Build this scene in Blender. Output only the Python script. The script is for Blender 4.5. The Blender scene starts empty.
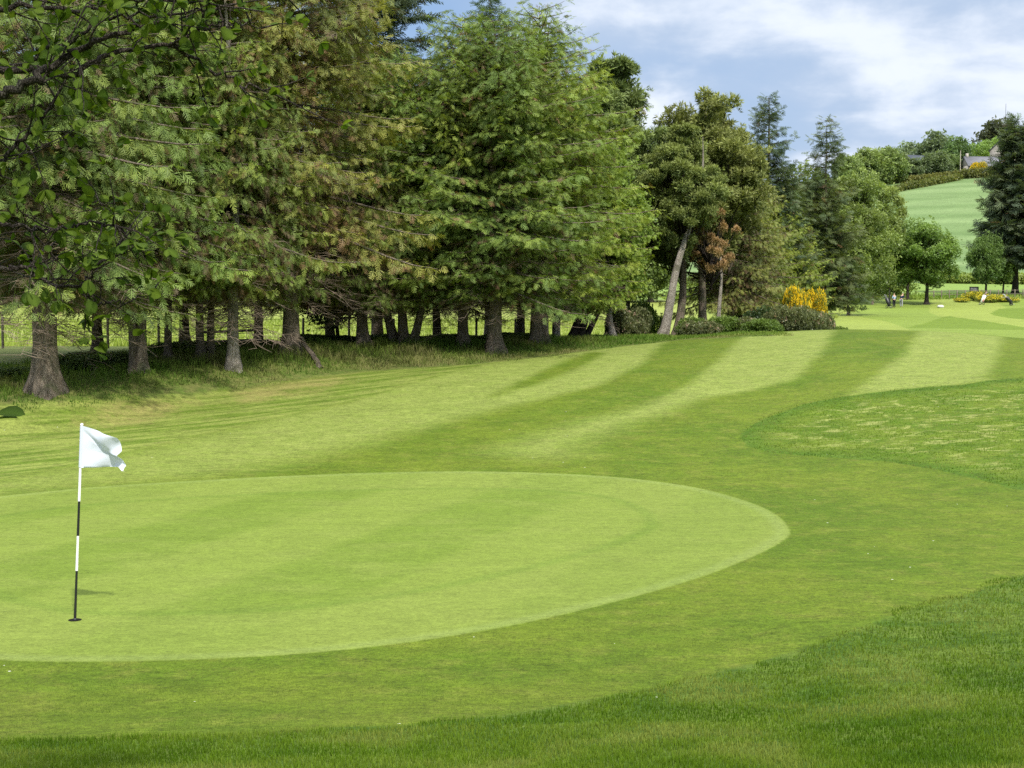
import bpy, math, random
import numpy as np
from mathutils import Vector
R = math.radians
C = bpy.context.scene.collection
sc = bpy.context.scene

# ------------------------------------------------------------------ camera, sky, sun, exposure
F = 1407.0                      # focal length in pixels of a 1024 px wide picture
CAMZ = 3.24
PITCH = math.atan(84.0 / F)
cam = bpy.data.objects.new('camera', bpy.data.cameras.new('camera'))
C.objects.link(cam)
cam.location = (0, 0, CAMZ)
cam.rotation_euler = (math.pi / 2 - PITCH, 0, 0)
cam.data.sensor_width = 36.0
cam.data.lens = F / 1024.0 * 36.0
cam.data.clip_start = 0.05
cam.data.clip_end = 12000
sc.camera = cam
sc.view_settings.view_transform = 'Standard'
sc.view_settings.look = 'None'
sc.view_settings.gamma = 1.0
sc.view_settings.exposure = 0.95
sc.cycles.max_bounces = 5
sc.cycles.diffuse_bounces = 3
sc.cycles.glossy_bounces = 2
sc.cycles.transmission_bounces = 3
sc.cycles.transparent_max_bounces = 4
sc.cycles.use_adaptive_sampling = True
sc.cycles.adaptive_threshold = 0.01
sc.cycles.use_denoising = False
sc.render.use_persistent_data = False

SUN_EL, SUN_AZ = 50.0, 159.0    # azimuth clockwise from +Y (view direction)
sun = bpy.data.objects.new('sun', bpy.data.lights.new('sun', 'SUN'))
C.objects.link(sun)
sun.data.energy = 3.1
sun.data.angle = R(2.2)
sun.data.color = (1.0, 0.955, 0.87)
sdir = Vector((math.sin(R(SUN_AZ)) * math.cos(R(SUN_EL)), math.cos(R(SUN_AZ)) * math.cos(R(SUN_EL)), math.sin(R(SUN_EL))))
sun.rotation_euler = sdir.to_track_quat('Z', 'Y').to_euler()

class NT:
    """small helper to write node trees"""
    def __init__(s, nt): s.nt = nt; s.n = nt.nodes; s.l = nt.links
    def new(s, t, **k):
        x = s.n.new(t)
        for a, b in k.items(): setattr(x, a, b)
        return x
    def put(s, sock, v):
        if v is None: return
        if isinstance(v, bpy.types.NodeSocket): s.l.new(v, sock)
        else:
            if isinstance(v, (tuple, list)) and len(v) == 3 and sock.type == 'RGBA': v = (*v, 1)
            sock.default_value = v
    def math(s, op, a, b=None, c=None, clamp=False):
        x = s.new('ShaderNodeMath', operation=op, use_clamp=clamp)
        s.put(x.inputs[0], a)
        if b is not None: s.put(x.inputs[1], b)
        if c is not None: s.put(x.inputs[2], c)
        return x.outputs[0]
    def mix(s, f, a, b, blend='MIX'):
        x = s.new('ShaderNodeMix', data_type='RGBA', blend_type=blend)
        s.put(x.inputs[0], f); s.put(x.inputs[6], a); s.put(x.inputs[7], b)
        return x.outputs[2]
    def noise(s, vec, scale, detail=3, rough=0.5, dist=0.0, out=0):
        x = s.new('ShaderNodeTexNoise')
        if vec is not None: s.l.new(vec, x.inputs['Vector'])
        x.inputs['Scale'].default_value = scale; x.inputs['Detail'].default_value = detail
        x.inputs['Roughness'].default_value = rough; x.inputs['Distortion'].default_value = dist
        return x.outputs[out]
    def ramp(s, v, a, b, lo=0.0, hi=1.0, smooth=True):
        x = s.new('ShaderNodeMapRange', interpolation_type='SMOOTHSTEP' if smooth else 'LINEAR')
        s.put(x.inputs[0], v); s.put(x.inputs[1], a); s.put(x.inputs[2], b); s.put(x.inputs[3], lo); s.put(x.inputs[4], hi)
        return x.outputs[0]
    def mapping(s, vec, scale=(1, 1, 1), rot=(0, 0, 0), loc=(0, 0, 0)):
        x = s.new('ShaderNodeMapping'); s.l.new(vec, x.inputs[0])
        x.inputs['Scale'].default_value = scale; x.inputs['Rotation'].default_value = rot; x.inputs['Location'].default_value = loc
        return x.outputs[0]
    def attr(s, name, out=2):
        x = s.new('ShaderNodeAttribute', attribute_name=name); return x.outputs[out]

def build_world():
    w = bpy.data.worlds.new('World'); sc.world = w; w.use_nodes = True
    t = NT(w.node_tree); t.n.clear()
    sky = t.new('ShaderNodeTexSky', sky_type='NISHITA', sun_disc=False)
    sky.sun_elevation = R(SUN_EL); sky.sun_rotation = R(SUN_AZ)
    sky.air_density = 1.0; sky.dust_density = 1.2; sky.ozone_density = 1.5
    tc = t.new('ShaderNodeTexCoord').outputs['Generated']
    sp = t.new('ShaderNodeSeparateXYZ'); t.l.new(tc, sp.inputs[0])
    az = t.math('MULTIPLY', t.math('ARCTAN2', sp.outputs[0], sp.outputs[1]), 57.2958)
    el = t.math('MULTIPLY', t.math('ARCSINE', sp.outputs[2]), 57.2958)
    zz = t.math('ADD', t.math('ABSOLUTE', sp.outputs[2]), 0.16)
    cb = t.new('ShaderNodeCombineXYZ')
    t.put(cb.inputs[0], t.math('DIVIDE', sp.outputs[0], zz)); t.put(cb.inputs[1], t.math('DIVIDE', sp.outputs[1], zz))
    v = cb.outputs[0]
    n1 = t.noise(v, 1.15, 8, 0.52, 0.35)
    n2 = t.noise(t.mapping(v, scale=(1.0, 1.5, 1), loc=(3.1, 1.7, 0)), 2.6, 6, 0.5, 0.3)
    cb2 = t.new('ShaderNodeCombineXYZ'); t.put(cb2.inputs[0], az); t.put(cb2.inputs[1], t.math('MULTIPLY', el, 1.9))
    n3 = t.noise(cb2.outputs[0], .11, 7, .5, .25)
    n1 = t.math('ADD', t.math('MULTIPLY', n1, .45), t.math('MULTIPLY', n3, .55))
    n4 = t.noise(cb2.outputs[0], .24, 7, .55, .2)
    n2 = t.math('ADD', t.math('MULTIPLY', n2, .4), t.math('MULTIPLY', n4, .6))
    def blob(x, y, sx, sy, k):
        a = t.math('DIVIDE', t.math('SUBTRACT', az, x), sx)
        b = t.math('DIVIDE', t.math('SUBTRACT', el, y), sy)
        d = t.math('ADD', t.math('MULTIPLY', a, a), t.math('MULTIPLY', b, b))
        return t.math('MULTIPLY', t.math('EXPONENT', t.math('MULTIPLY', d, -1.0)), k)
    cov = t.math('MULTIPLY', t.math('SUBTRACT', n1, 0.5), 3.0)
    cov = t.math('ADD', cov, t.math('MULTIPLY', t.math('SUBTRACT', n2, 0.5), 1.5))
    for b in [(5.5, 11.6, 5.5, 1.7, 0.85), (4.5, 7.3, 3.2, 1.9, 0.9), (15, 8.8, 7.5, 3.0, 0.75), (17, 5.2, 5, 1.1, 0.55),
              (19, 11.5, 5, 2.0, 0.35), (9.5, 9.3, 4.5, 0.9, -0.45), (-3.5, 11.0, 3.2, 3.5, -0.9), (11, 6.0, 3.0, 1.0, -0.15), (3.4, 9.3, 4, 0.8, -0.3),
              (-12, 9, 7, 6, 0.45)]:
        cov = t.math('ADD', cov, blob(*b))
    high_fill = t.ramp(el, 17, 42)  # bright cloud overhead, outside the view, added to raise the ambient fill
    cov = t.math('ADD', cov, t.math('ADD', 0.16, t.math('MULTIPLY', high_fill, 0.7)))
    f = t.ramp(cov, -0.75, 0.75)
    thick = t.ramp(t.math('ADD', cov, t.math('MULTIPLY', t.math('SUBTRACT', n2, 0.5), 3.6)), 0.1, 1.5)
    cloud = t.mix(thick, (4.3, 5.3, 6.9), (7.7, 8.2, 9.0))
    cloud = t.mix(high_fill, cloud, t.mix(thick, (12.5, 13.5, 15.0), (19.0, 19.5, 20.0)))
    # cloudy sky keeps a pale veil low down
    base = t.mix(0.55, sky.outputs[0], (2.7, 4.2, 7.0))
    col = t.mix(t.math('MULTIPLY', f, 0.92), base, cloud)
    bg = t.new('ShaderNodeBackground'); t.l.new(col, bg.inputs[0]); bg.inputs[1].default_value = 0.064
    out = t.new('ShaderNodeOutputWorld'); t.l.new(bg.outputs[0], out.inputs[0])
build_world()

# ------------------------------------------------------------------ terrain
def S(t):
    t = np.clip(t, 0, 1); return t * t * (3 - 2 * t)
TREELINE = np.array([(-24, 22), (-15.5, 29), (-11.2, 33.2), (-9.2, 38.5), (-7.0, 41.5), (-4.9, 45.5), (-1.5, 47.0), (1.0, 49.5), (4.0, 54), (6.6, 57), (13, 62)], float)
def seg_dist(px, py, a, b):
    d = b - a; L2 = (d ** 2).sum()
    t = np.clip(((px - a[0]) * d[0] + (py - a[1]) * d[1]) / L2, 0, 1)
    ex = px - (a[0] + t * d[0]); ey = py - (a[1] + t * d[1])
    side = d[0] * (py - a[1]) - d[1] * (px - a[0])
    return np.sqrt(ex * ex + ey * ey), side
def line_sd(px, py, pts):
    """distance to a polyline, positive on its far (left hand) side"""
    best = np.full(np.shape(px), 1e9); sg = np.zeros(np.shape(px))
    for i in range(len(pts) - 1):
        d, s = seg_dist(px, py, pts[i], pts[i + 1])
        m = d < best
        best = np.where(m, d, best); sg = np.where(m, np.sign(s), sg)
    return best * sg
def vnoise(x, y, seed=0):
    """smooth value noise"""
    xi = np.floor(x).astype(np.int64); yi = np.floor(y).astype(np.int64)
    fx = x - xi; fy = y - yi
    fx = fx * fx * (3 - 2 * fx); fy = fy * fy * (3 - 2 * fy)
    def h(a, b):
        n = (a * 374761393 + b * 668265263 + seed * 974634777) & 0x7fffffff
        n = ((n ^ (n >> 13)) * 1274126177) & 0x7fffffff
        return ((n ^ (n >> 16)) & 0xffff) / 65535.0
    return (h(xi, yi) * (1 - fx) + h(xi + 1, yi) * fx) * (1 - fy) + (h(xi, yi + 1) * (1 - fx) + h(xi + 1, yi + 1) * fx) * fy
def far_z(Y):
    ys = [48, 75, 120, 165, 200, 262, 5000]; zs = [0, 0.75, 1.2, 2.3, 4.1, 6.4, 6.4]
    out = np.full(np.shape(Y), 0.0)
    for i in range(1, len(ys) - 1):
        t = np.clip((Y - ys[i]) / (ys[i + 1] - ys[i]), 0, 1)
        out = np.where(Y >= ys[i], zs[i] + (zs[i + 1] - zs[i]) * t, out)
    return out
def terrain(X, Y):
    X = np.asarray(X, float); Y = np.asarray(Y, float)
    A = 1.5 + 0.67 * np.exp(-((X - 12.5) / 7.5) ** 2)
    z = A * S((Y - 22.5) / 26.5)
    # side slope that carries the rough patch on the right
    z = z + 0.35 * S((X - 5) / 9) * S((Y - 17) / 8) * (1 - S((Y - 30) / 14))
    # beyond the crest
    k = S((Y - 50) / 24)
    z = z * (1 - k) + far_z(np.maximum(Y, 75)) * k
    # bank where the photographer stands
    z = z + 1.6 * (1 - S((Y - 0.5 + 0.10 * np.maximum(-X, -8)) / 12.5)) + 0.05 * np.maximum(X - 2, 0) * (1 - S((Y - 8) / 9))
    # rough bank under the trees
    d = line_sd(X, Y, TREELINE)
    near = np.clip(1.25 - (Y - 30) / 24, 0.25, 1.0)
    z = z + 0.52 * near * S((d + 2.6) / 2.4) * (1 - S((d - 1.5) / 9)) * (Y < 75)
    # hill
    Hh = 16 + 0.075 * (X + 150) * (X > -150) + 5.0 * S((X - 170) / 110)
    hill = Hh * 1.05 * (0.80 * S((Y - 262) / 210) + 0.2 * np.clip((Y - 262) / 300, 0, 1))
    z = z + hill * (Y > 262)
    z = z + (vnoise(X * 0.45, Y * 0.45, 3) - .5) * 0.05 * S((Y - 24) / 10) + (vnoise(X * 0.12, Y * 0.12, 5) - .5) * 0.08 * S((Y - 24) / 10)
    return z
def tz(x, y): return float(terrain(np.array([x]), np.array([y]))[0])
CP, SP = math.cos(PITCH), math.sin(PITCH)
def unproject(pts, ymax=60.0):
    """picture points to the ground points they show (first hit; the nearest approach when the ray passes over the crest)"""
    out = []
    ts = np.concatenate([np.linspace(5, 60, 1101), np.linspace(60.3, 600, 1800)])
    ts = ts[ts <= ymax]
    for (u, v) in pts:
        a = (u - 512) / F; b = (384 - v) / F
        dy = CP + b * SP; dz = -SP + b * CP
        X = a / dy * ts; Z = CAMZ + dz / dy * ts
        g = Z - terrain(X, ts)
        i = np.argmax(g < 0) if (g < 0).any() else int(np.argmin(g / ts))
        out.append((X[i], ts[i]))
    return np.array(out)
def poly_sd(px, py, P):
    """signed distance to a closed polygon, positive inside"""
    best = np.full(px.shape, 1e9); inside = np.zeros(px.shape, bool)
    n = len(P)
    for i in range(n):
        a = P[i]; b = P[(i + 1) % n]
        d, _ = seg_dist(px, py, a, b); best = np.minimum(best, d)
        c = (a[1] > py) != (b[1] > py)
        with np.errstate(divide='ignore', invalid='ignore'):
            xi = (b[0] - a[0]) * (py - a[1]) / (b[1] - a[1] if b[1] != a[1] else 1e-9) + a[0]
        inside ^= c & (px < xi)
    return np.where(inside, best, -best)
def smooth_closed(P, n=3):
    P = np.asarray(P, float)
    for _ in range(n):
        Q = np.roll(P, -1, 0); P = np.stack([P * .75 + Q * .25, P * .25 + Q * .75], 1).reshape(-1, 2)
    return P
GREEN = smooth_closed(unproject([(792, 530), (774, 511), (730, 495), (680, 484), (600, 475), (480, 471), (350, 473), (200, 480), (60, 489), (-120, 510), (-230, 545),
         (-230, 610), (-120, 650), (0, 663), (150, 662), (300, 655), (420, 642), (520, 625), (620, 602), (700, 579), (755, 557), (787, 540)]), 2)
FRONT = unproject([(-420, 742), (-100, 742), (0, 742), (100, 741), (200, 738), (300, 731), (400, 726), (500, 716), (560, 707), (640, 690), (720, 672), (800, 650), (860, 630), (920, 608), (980, 590), (1024, 577), (1150, 535), (1280, 500)])
FRONT = np.vstack([FRONT, [(30, 10), (30, -30), (-30, -30), (-30, FRONT[0][1])]])
PATCH = unproject([(1024, 378), (960, 385), (900, 390), (840, 397), (800, 405), (765, 418), (745, 430), (740, 438), (748, 447), (775, 453), (830, 457), (880, 461), (930, 468), (980, 480), (1024, 491), (1150, 525)])
PATCH = np.vstack([PATCH, [(26, 22), (26, 40)]])
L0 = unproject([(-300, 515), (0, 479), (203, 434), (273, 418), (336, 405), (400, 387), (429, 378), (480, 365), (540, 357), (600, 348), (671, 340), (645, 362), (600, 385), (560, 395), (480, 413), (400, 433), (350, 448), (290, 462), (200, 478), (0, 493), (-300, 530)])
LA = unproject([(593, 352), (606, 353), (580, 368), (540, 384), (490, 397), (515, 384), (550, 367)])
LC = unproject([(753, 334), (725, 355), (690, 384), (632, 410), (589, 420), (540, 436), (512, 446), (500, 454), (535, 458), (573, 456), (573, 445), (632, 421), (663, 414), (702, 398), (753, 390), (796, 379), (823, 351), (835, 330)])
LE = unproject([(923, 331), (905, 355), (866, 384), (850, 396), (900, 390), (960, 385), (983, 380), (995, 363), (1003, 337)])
LONG_EDGE = unproject([(-500, 470), (-200, 425), (-60, 410), (0, 407), (80, 400), (160, 397), (220, 390), (310, 378), (360, 372), (420, 368), (480, 364), (540, 357), (600, 349), (680, 340), (740, 337)])
FAIR_EDGE = unproject([(-500, 560), (-200, 505), (0, 479), (203, 434), (273, 418), (336, 405), (400, 387), (429, 378), (480, 365), (540, 358), (600, 350)])
DRY1 = unproject([(95, 412), (130, 404), (175, 402), (170, 414), (120, 424), (90, 425)])
DRY2 = unproject([(235, 393), (270, 382), (330, 377), (335, 384), (285, 395), (240, 402)])

def mesh_obj(name, verts, faces, mat=None, parent=None, smooth=False, link=True, cols=None, uv=None):
    """verts (N,3), faces (M,k) arrays or a list of such arrays -> one object"""
    me = bpy.data.meshes.new(name)
    verts = np.asarray(verts, np.float32)
    fl = faces if isinstance(faces, list) else [faces]
    fl = [np.asarray(f, np.int32) for f in fl if len(f)]
    loops = np.concatenate([f.ravel() for f in fl])
    tot = np.concatenate([np.full(len(f), f.shape[1], np.int32) for f in fl])
    start = np.concatenate([[0], np.cumsum(tot)[:-1]]).astype(np.int32)
    me.vertices.add(len(verts)); me.vertices.foreach_set('co', verts.ravel())
    me.loops.add(len(loops)); me.loops.foreach_set('vertex_index', loops)
    me.polygons.add(len(tot)); me.polygons.foreach_set('loop_start', start); me.polygons.foreach_set('loop_total', tot)
    if smooth: me.polygons.foreach_set('use_smooth', np.ones(len(tot), bool))
    if cols is not None:
        a = me.color_attributes.new('col', 'FLOAT_COLOR', 'POINT')
        c4 = np.ones((len(verts), 4), np.float32); c4[:, :3] = cols; a.data.foreach_set('color', c4.ravel())
    me.update(calc_edges=True)
    if mat: me.materials.append(mat)
    if not link: return me
    o = bpy.data.objects.new(name, me); C.objects.link(o)
    if parent: o.parent = parent
    return o
def link(name, me, parent=None, mat=None):
    o = bpy.data.objects.new(name, me); C.objects.link(o)
    if parent: o.parent = parent
    return o
def empty(name, loc, rz=0.0, scale=(1, 1, 1)):
    o = bpy.data.objects.new(name, None); C.objects.link(o); o.location = loc; o.rotation_euler = (0, 0, rz); o.scale = scale
    o.empty_display_size = 0.3
    return o
def tag(o, label=None, cat=None, group=None, kind=None):
    if label: o['label'] = label
    if cat: o['category'] = cat
    if group: o['group'] = group
    if kind: o['kind'] = kind
    return o

# ------------------------------------------------------------------ materials
def new_mat(name):
    m = bpy.data.materials.new(name); m.use_nodes = True
    t = NT(m.node_tree); t.n.clear()
    return m, t
def finish(t, col, rough=0.8, bump=None, bstr=0.3, bdist=0.02, spec=0.3, sheen=None, metal=0.0):
    b = t.new('ShaderNodeBsdfPrincipled'); t.put(b.inputs['Base Color'], col); t.put(b.inputs['Roughness'], rough)
    b.inputs['Specular IOR Level'].default_value = spec; b.inputs['Metallic'].default_value = metal
    if bump is not None:
        n = t.new('ShaderNodeBump'); n.inputs['Strength'].default_value = bstr; n.inputs['Distance'].default_value = bdist
        t.put(n.inputs['Height'], bump); t.l.new(n.outputs[0], b.inputs['Normal'])
    o = t.new('ShaderNodeOutputMaterial'); t.l.new(b.outputs[0], o.inputs[0])
    return b
def simple(name, col, rough=0.6, spec=0.3, var=0.12, scale=6.0, metal=0.0):
    m, t = new_mat(name)
    tc = t.new('ShaderNodeTexCoord').outputs['Object']
    n = t.noise(tc, scale, 4, 0.6)
    c = t.mix(1.0, col, t.mix(n, (1 - var * 2,) * 3, (1 + var,) * 3), 'MULTIPLY')
    finish(t, c, rough, n, 0.15, 0.01, spec, metal=metal)
    return m
def leaf_mat(name, trans=0.35, rough=0.5, spec=0.25, sat=1.0):
    m, t = new_mat(name)
    col = t.attr('col', 0)
    oi = t.new('ShaderNodeObjectInfo')
    c = t.mix(1.0, col, oi.outputs['Color'], 'MULTIPLY')
    b = t.new('ShaderNodeBsdfPrincipled'); t.l.new(c, b.inputs['Base Color']); b.inputs['Roughness'].default_value = rough
    b.inputs['Specular IOR Level'].default_value = spec
    tr = t.new('ShaderNodeBsdfTranslucent')
    t.l.new(t.mix(1.0, c, (1.25, 1.25, 0.6), 'MULTIPLY'), tr.inputs[0])
    mx = t.new('ShaderNodeMixShader'); mx.inputs[0].default_value = trans
    t.l.new(b.outputs[0], mx.inputs[1]); t.l.new(tr.outputs[0], mx.inputs[2])
    o = t.new('ShaderNodeOutputMaterial'); t.l.new(mx.outputs[0], o.inputs[0])
    return m
def bark_mat(name, a, b, c, vs=1.0):
    m, t = new_mat(name)
    tc = t.new('ShaderNodeTexCoord').outputs['Object']
    v = t.mapping(tc, scale=(7 * vs, 7 * vs, 1.6 * vs))
    n = t.noise(v, 2.2, 6, 0.7, 1.2)
    n2 = t.noise(tc, 2.0, 4, 0.6)
    vo = t.new('ShaderNodeTexVoronoi', feature='DISTANCE_TO_EDGE'); t.l.new(t.mapping(tc, scale=(16 * vs, 16 * vs, 5 * vs)), vo.inputs['Vector'])
    crack = t.ramp(vo.outputs[0], 0.0, 0.22)
    col = t.mix(t.ramp(n, .35, .65), a, b)
    col = t.mix(t.ramp(n2, .5, .68), col, c)
    col = t.mix(crack, t.mix(1.0, col, (.45, .42, .38), 'MULTIPLY'), col)
    h = t.math('ADD', n, t.math('MULTIPLY', crack, .6))
    finish(t, col, 0.9, h, 0.9, 0.05, 0.15)
    return m
M = {}
M['needle'] = leaf_mat('needle_foliage', 0.25, 0.55, 0.22)
M['leaf'] = leaf_mat('leaf_foliage', 0.38, 0.45, 0.3)
M['leaf_near'] = leaf_mat('near_leaf', 0.45, 0.75, 0.12)
M['blade'] = leaf_mat('grass_blade', 0.35, 0.7, 0.10)
M['bark'] = bark_mat('spruce_bark', (.22, .175, .13), (.42, .355, .28), (.19, .20, .11))
M['bark_pale'] = bark_mat('pale_bark', (.42, .37, .31), (.64, .59, .51), (.26, .25, .18))
M['bark_dark'] = bark_mat('dark_bark', (.05, .042, .035), (.11, .09, .075), (.07, .075, .05), 1.4)
M['twig'] = simple('dead_twig', (.27, .21, .16), 0.9, 0.1, 0.3, 3)
M['white'] = simple('white_paint', (.80, .80, .78), 0.4, 0.4, 0.03)
M['palestone'] = simple('pale_stone', (.55, .55, .50), .8, .2, .15, 4)
M['black'] = simple('black_paint', (.015, .015, .017), 0.4, 0.4, 0.05)
M['wood'] = simple('weathered_wood', (.20, .17, .13), 0.9, 0.1, 0.3, 8)

def ground_material():
    m, t = new_mat('golf_course_turf')
    P = t.new('ShaderNodeTexCoord').outputs['Object']
    ys = t.new('ShaderNodeSeparateXYZ'); t.l.new(P, ys.inputs[0]); yy = ys.outputs[1]
    wob = t.noise(P, 1.3, 4, 0.6)            # ragged mowing edges
    wobf = t.noise(P, 9.0, 3, 0.6)
    def edge(name, soft, wa=0.0, wf=0.0, off=0.0):
        v = t.attr(name)
        if wa: v = t.math('ADD', v, t.math('MULTIPLY', t.math('SUBTRACT', wob, .5), wa))
        if wf: v = t.math('ADD', v, t.math('MULTIPLY', t.math('SUBTRACT', wobf, .5), wf))
        return t.ramp(v, off - soft, off + soft)
    big = t.noise(P, 0.35, 4, 0.6)
    med = t.noise(P, 2.2, 5, 0.65)
    fine = t.noise(P, 26.0, 4, 0.75)
    vfine = t.noise(P, 95.0, 2, 0.8)
    # fairway
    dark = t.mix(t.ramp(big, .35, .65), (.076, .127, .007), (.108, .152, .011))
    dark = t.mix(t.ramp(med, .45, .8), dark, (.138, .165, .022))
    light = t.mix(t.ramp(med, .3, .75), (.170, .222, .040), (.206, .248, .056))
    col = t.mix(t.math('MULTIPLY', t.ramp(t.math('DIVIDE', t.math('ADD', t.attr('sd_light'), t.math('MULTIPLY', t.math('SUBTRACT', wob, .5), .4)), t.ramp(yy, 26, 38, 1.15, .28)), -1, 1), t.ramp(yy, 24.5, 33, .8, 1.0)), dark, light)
    # semi rough with faint wheel and mower lines
    wv = t.mapping(P, scale=(1, 1, 1), rot=(0, 0, R(-38)))
    st = t.noise(t.mapping(wv, scale=(0.22, 1.9, 1)), 1.6, 4, 0.6)
    semi = t.mix(t.ramp(st, .38, .62), (.100, .156, .016), (.200, .242, .050))
    semi = t.mix(t.ramp(med, .5, .8), semi, (.150, .170, .04))
    col = t.mix(edge('sd_semi', 0.10, 0.35, 0.15), col, semi)
    dry = t.mix(t.ramp(fine, .3, .7), (.33, .245, .10), (.27, .24, .08))
    col = t.mix(t.math('MULTIPLY', edge('sd_dry', 0.9, 3.2, 2.0, 0.0), 0.55), col, dry)
    # putting green
    sdg = t.attr('sd_green')
    gs = t.new('ShaderNodeSeparateXYZ'); t.l.new(t.mapping(P, rot=(0, 0, R(20))), gs.inputs[0])
    sw = t.math('ADD', gs.outputs[0], t.math('MULTIPLY', t.math('SUBTRACT', big, .5), 0.25))
    wave = t.math('SINE', t.math('MULTIPLY', sw, math.pi / 1.7))
    lane = t.ramp(wave, -0.35, 0.35)
    gcol = t.mix(lane, (.134, .196, .024), (.164, .222, .034))
    gcol = t.mix(t.ramp(t.noise(t.mapping(P, scale=(.7, 1.0, 1)), 1.1, 5, .65), .42, .75, 0, .7), gcol, (.178, .228, .042))
    ring = t.math('SUBTRACT', 1.0, t.ramp(t.math('ADD', sdg, t.math('MULTIPLY', t.math('SUBTRACT', wob, .5), .25)), 1.75, 1.95))
    gcol = t.mix(t.math('MULTIPLY', ring, .45), gcol, (.178, .228, .042))
    line = t.math('MULTIPLY', t.ramp(t.math('ABSOLUTE', t.math('SUBTRACT', sdg, 1.95)), 0.0, .20, 1.0, 0.0), 0.42)
    gcol = t.mix(line, gcol, (.112, .176, .024))
    rim = t.math('MULTIPLY', t.ramp(t.math('ABSOLUTE', t.math('SUBTRACT', sdg, 0.12)), 0.0, .18, 1.0, 0.0), 0.28)
    gcol = t.mix(rim, gcol, (.215, .275, .085))
    pm = t.new('ShaderNodeTexVoronoi', feature='F1'); t.l.new(P, pm.inputs['Vector']); pm.inputs['Scale'].default_value = 1.6
    gcol = t.mix(t.ramp(pm.outputs['Distance'], .02, .045, .55, 0.0), gcol, (.085, .115, .025))
    gm = edge('sd_green', 0.03, 0.0, 0.06)
    col = t.mix(gm, col, gcol)
    # rough patch on the right with pale combed streaks
    pv = t.mapping(P, scale=(0.8, 1.2, 1), rot=(0, 0, R(8)))
    ps = t.noise(pv, 2.3, 6, 0.66, 0.8)
    inner = t.ramp(t.attr('sd_patch'), 0.35, 1.6)
    pcol = t.mix(t.ramp(t.noise(P, 1.1, 4, .6), .4, .62), (.072, .128, .006), (.105, .155, .012))
    pcol = t.mix(t.ramp(t.attr('sd_patch'), 0.0, 0.8, .8, 0.0), pcol, (.055, .115, .006))
    pcol = t.mix(t.math('MULTIPLY', t.ramp(ps, .50, .64), t.math('ADD', t.math('MULTIPLY', inner, .85), .1)), pcol, (.235, .265, .070))
    col = t.mix(edge('sd_patch', 0.06, 0.3, 0.15), col, pcol)
    # rough in the foreground
    fn = t.noise(P, 1.5, 5, 0.65, 0.4)
    fcol = t.mix(t.ramp(fn, .36, .62), (.048, .098, .008), (.095, .145, .018))
    fcol = t.mix(t.math('MULTIPLY', t.ramp(t.noise(P, 3.3, 5, .7), .55, .85), t.ramp(t.attr('sd_front'), 0.2, 1.5)), fcol, (.150, .165, .050))
    col = t.mix(edge('sd_front', 0.06, 0.25, 0.18), col, fcol)
    # long grass, soil and needles below the trees
    lcol = t.mix(t.ramp(med, .35, .65), (.085, .130, .022), (.140, .150, .042))
    lcol = t.mix(t.ramp(t.attr('sd_long'), 1.4, 4.0), lcol, t.mix(t.ramp(fine, .3, .7), (.120, .095, .05), (.09, .115, .03)))
    lcol = t.mix(t.ramp(t.attr('sd_long'), 5.5, 8.5), lcol, t.mix(med, (.16, .21, .04), (.24, .27, .07)))
    col = t.mix(edge('sd_long', 0.2, 0.9, 0.4), col, lcol)
    # far land, colour by region
    farc = t.attr('far_col', 0)
    farc = t.mix(1.0, farc, t.mix(t.noise(t.mapping(P, scale=(.4, 1, 1)), 0.35, 6, .7), (.72, .72, .72), (1.25, 1.25, 1.25)), 'MULTIPLY')
    col = t.mix(t.attr('far'), col, farc)
    # blade level mottling, stronger on longer grass
    k = t.mix(gm, (1, 1, 1), (.45, .45, .45))
    strk = t.noise(t.mapping(P, scale=(.8, 1.0, 1)), 9.0, 5, 0.8)
    sh = t.math('ADD', t.math('MULTIPLY', t.math('SUBTRACT', fine, .5), 1.6), t.math('MULTIPLY', t.math('SUBTRACT', vfine, .5), 1.3))
    sh = t.math('ADD', sh, t.math('MULTIPLY', t.math('SUBTRACT', strk, .5), 1.5))
    sh = t.math('ADD', sh, t.math('MULTIPLY', t.math('SUBTRACT', t.noise(t.mapping(P, scale=(.5, 1.0, 1)), 2.5, 5, 0.75), .5), .75))
    sh = t.math('ADD', 1.0, t.math('MULTIPLY', sh, t.math('SUBTRACT', 1.15, t.math('MULTIPLY', gm, 0.40))))
    g = t.new('ShaderNodeCombineXYZ')
    for i, kk in enumerate((.83, .82, .84)): t.put(g.inputs[i], t.math('MULTIPLY', sh, kk))
    col = t.mix(1.0, col, g.outputs[0], 'MULTIPLY')
    daisies = t.new('ShaderNodeTexVoronoi', feature='F1'); t.l.new(P, daisies.inputs['Vector']); daisies.inputs['Scale'].default_value = 2.6
    dm = t.math('MULTIPLY', t.math('LESS_THAN', daisies.outputs['Distance'], 0.035), t.math('GREATER_THAN', t.noise(P, .5, 2, .5), 0.55))
    dm = t.math('MULTIPLY', dm, t.math('SUBTRACT', 1.0, gm))
    col = t.mix(t.math('MULTIPLY', dm, .8), col, (.6, .6, .5))
    hgt = t.math('ADD', t.math('MULTIPLY', fine, .7), t.math('MULTIPLY', vfine, .5))
    hgt = t.math('ADD', hgt, t.math('MULTIPLY', med, 1.5))
    finish(t, col, 0.85, hgt, 0.35, 0.03, 0.12)
    return m

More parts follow.
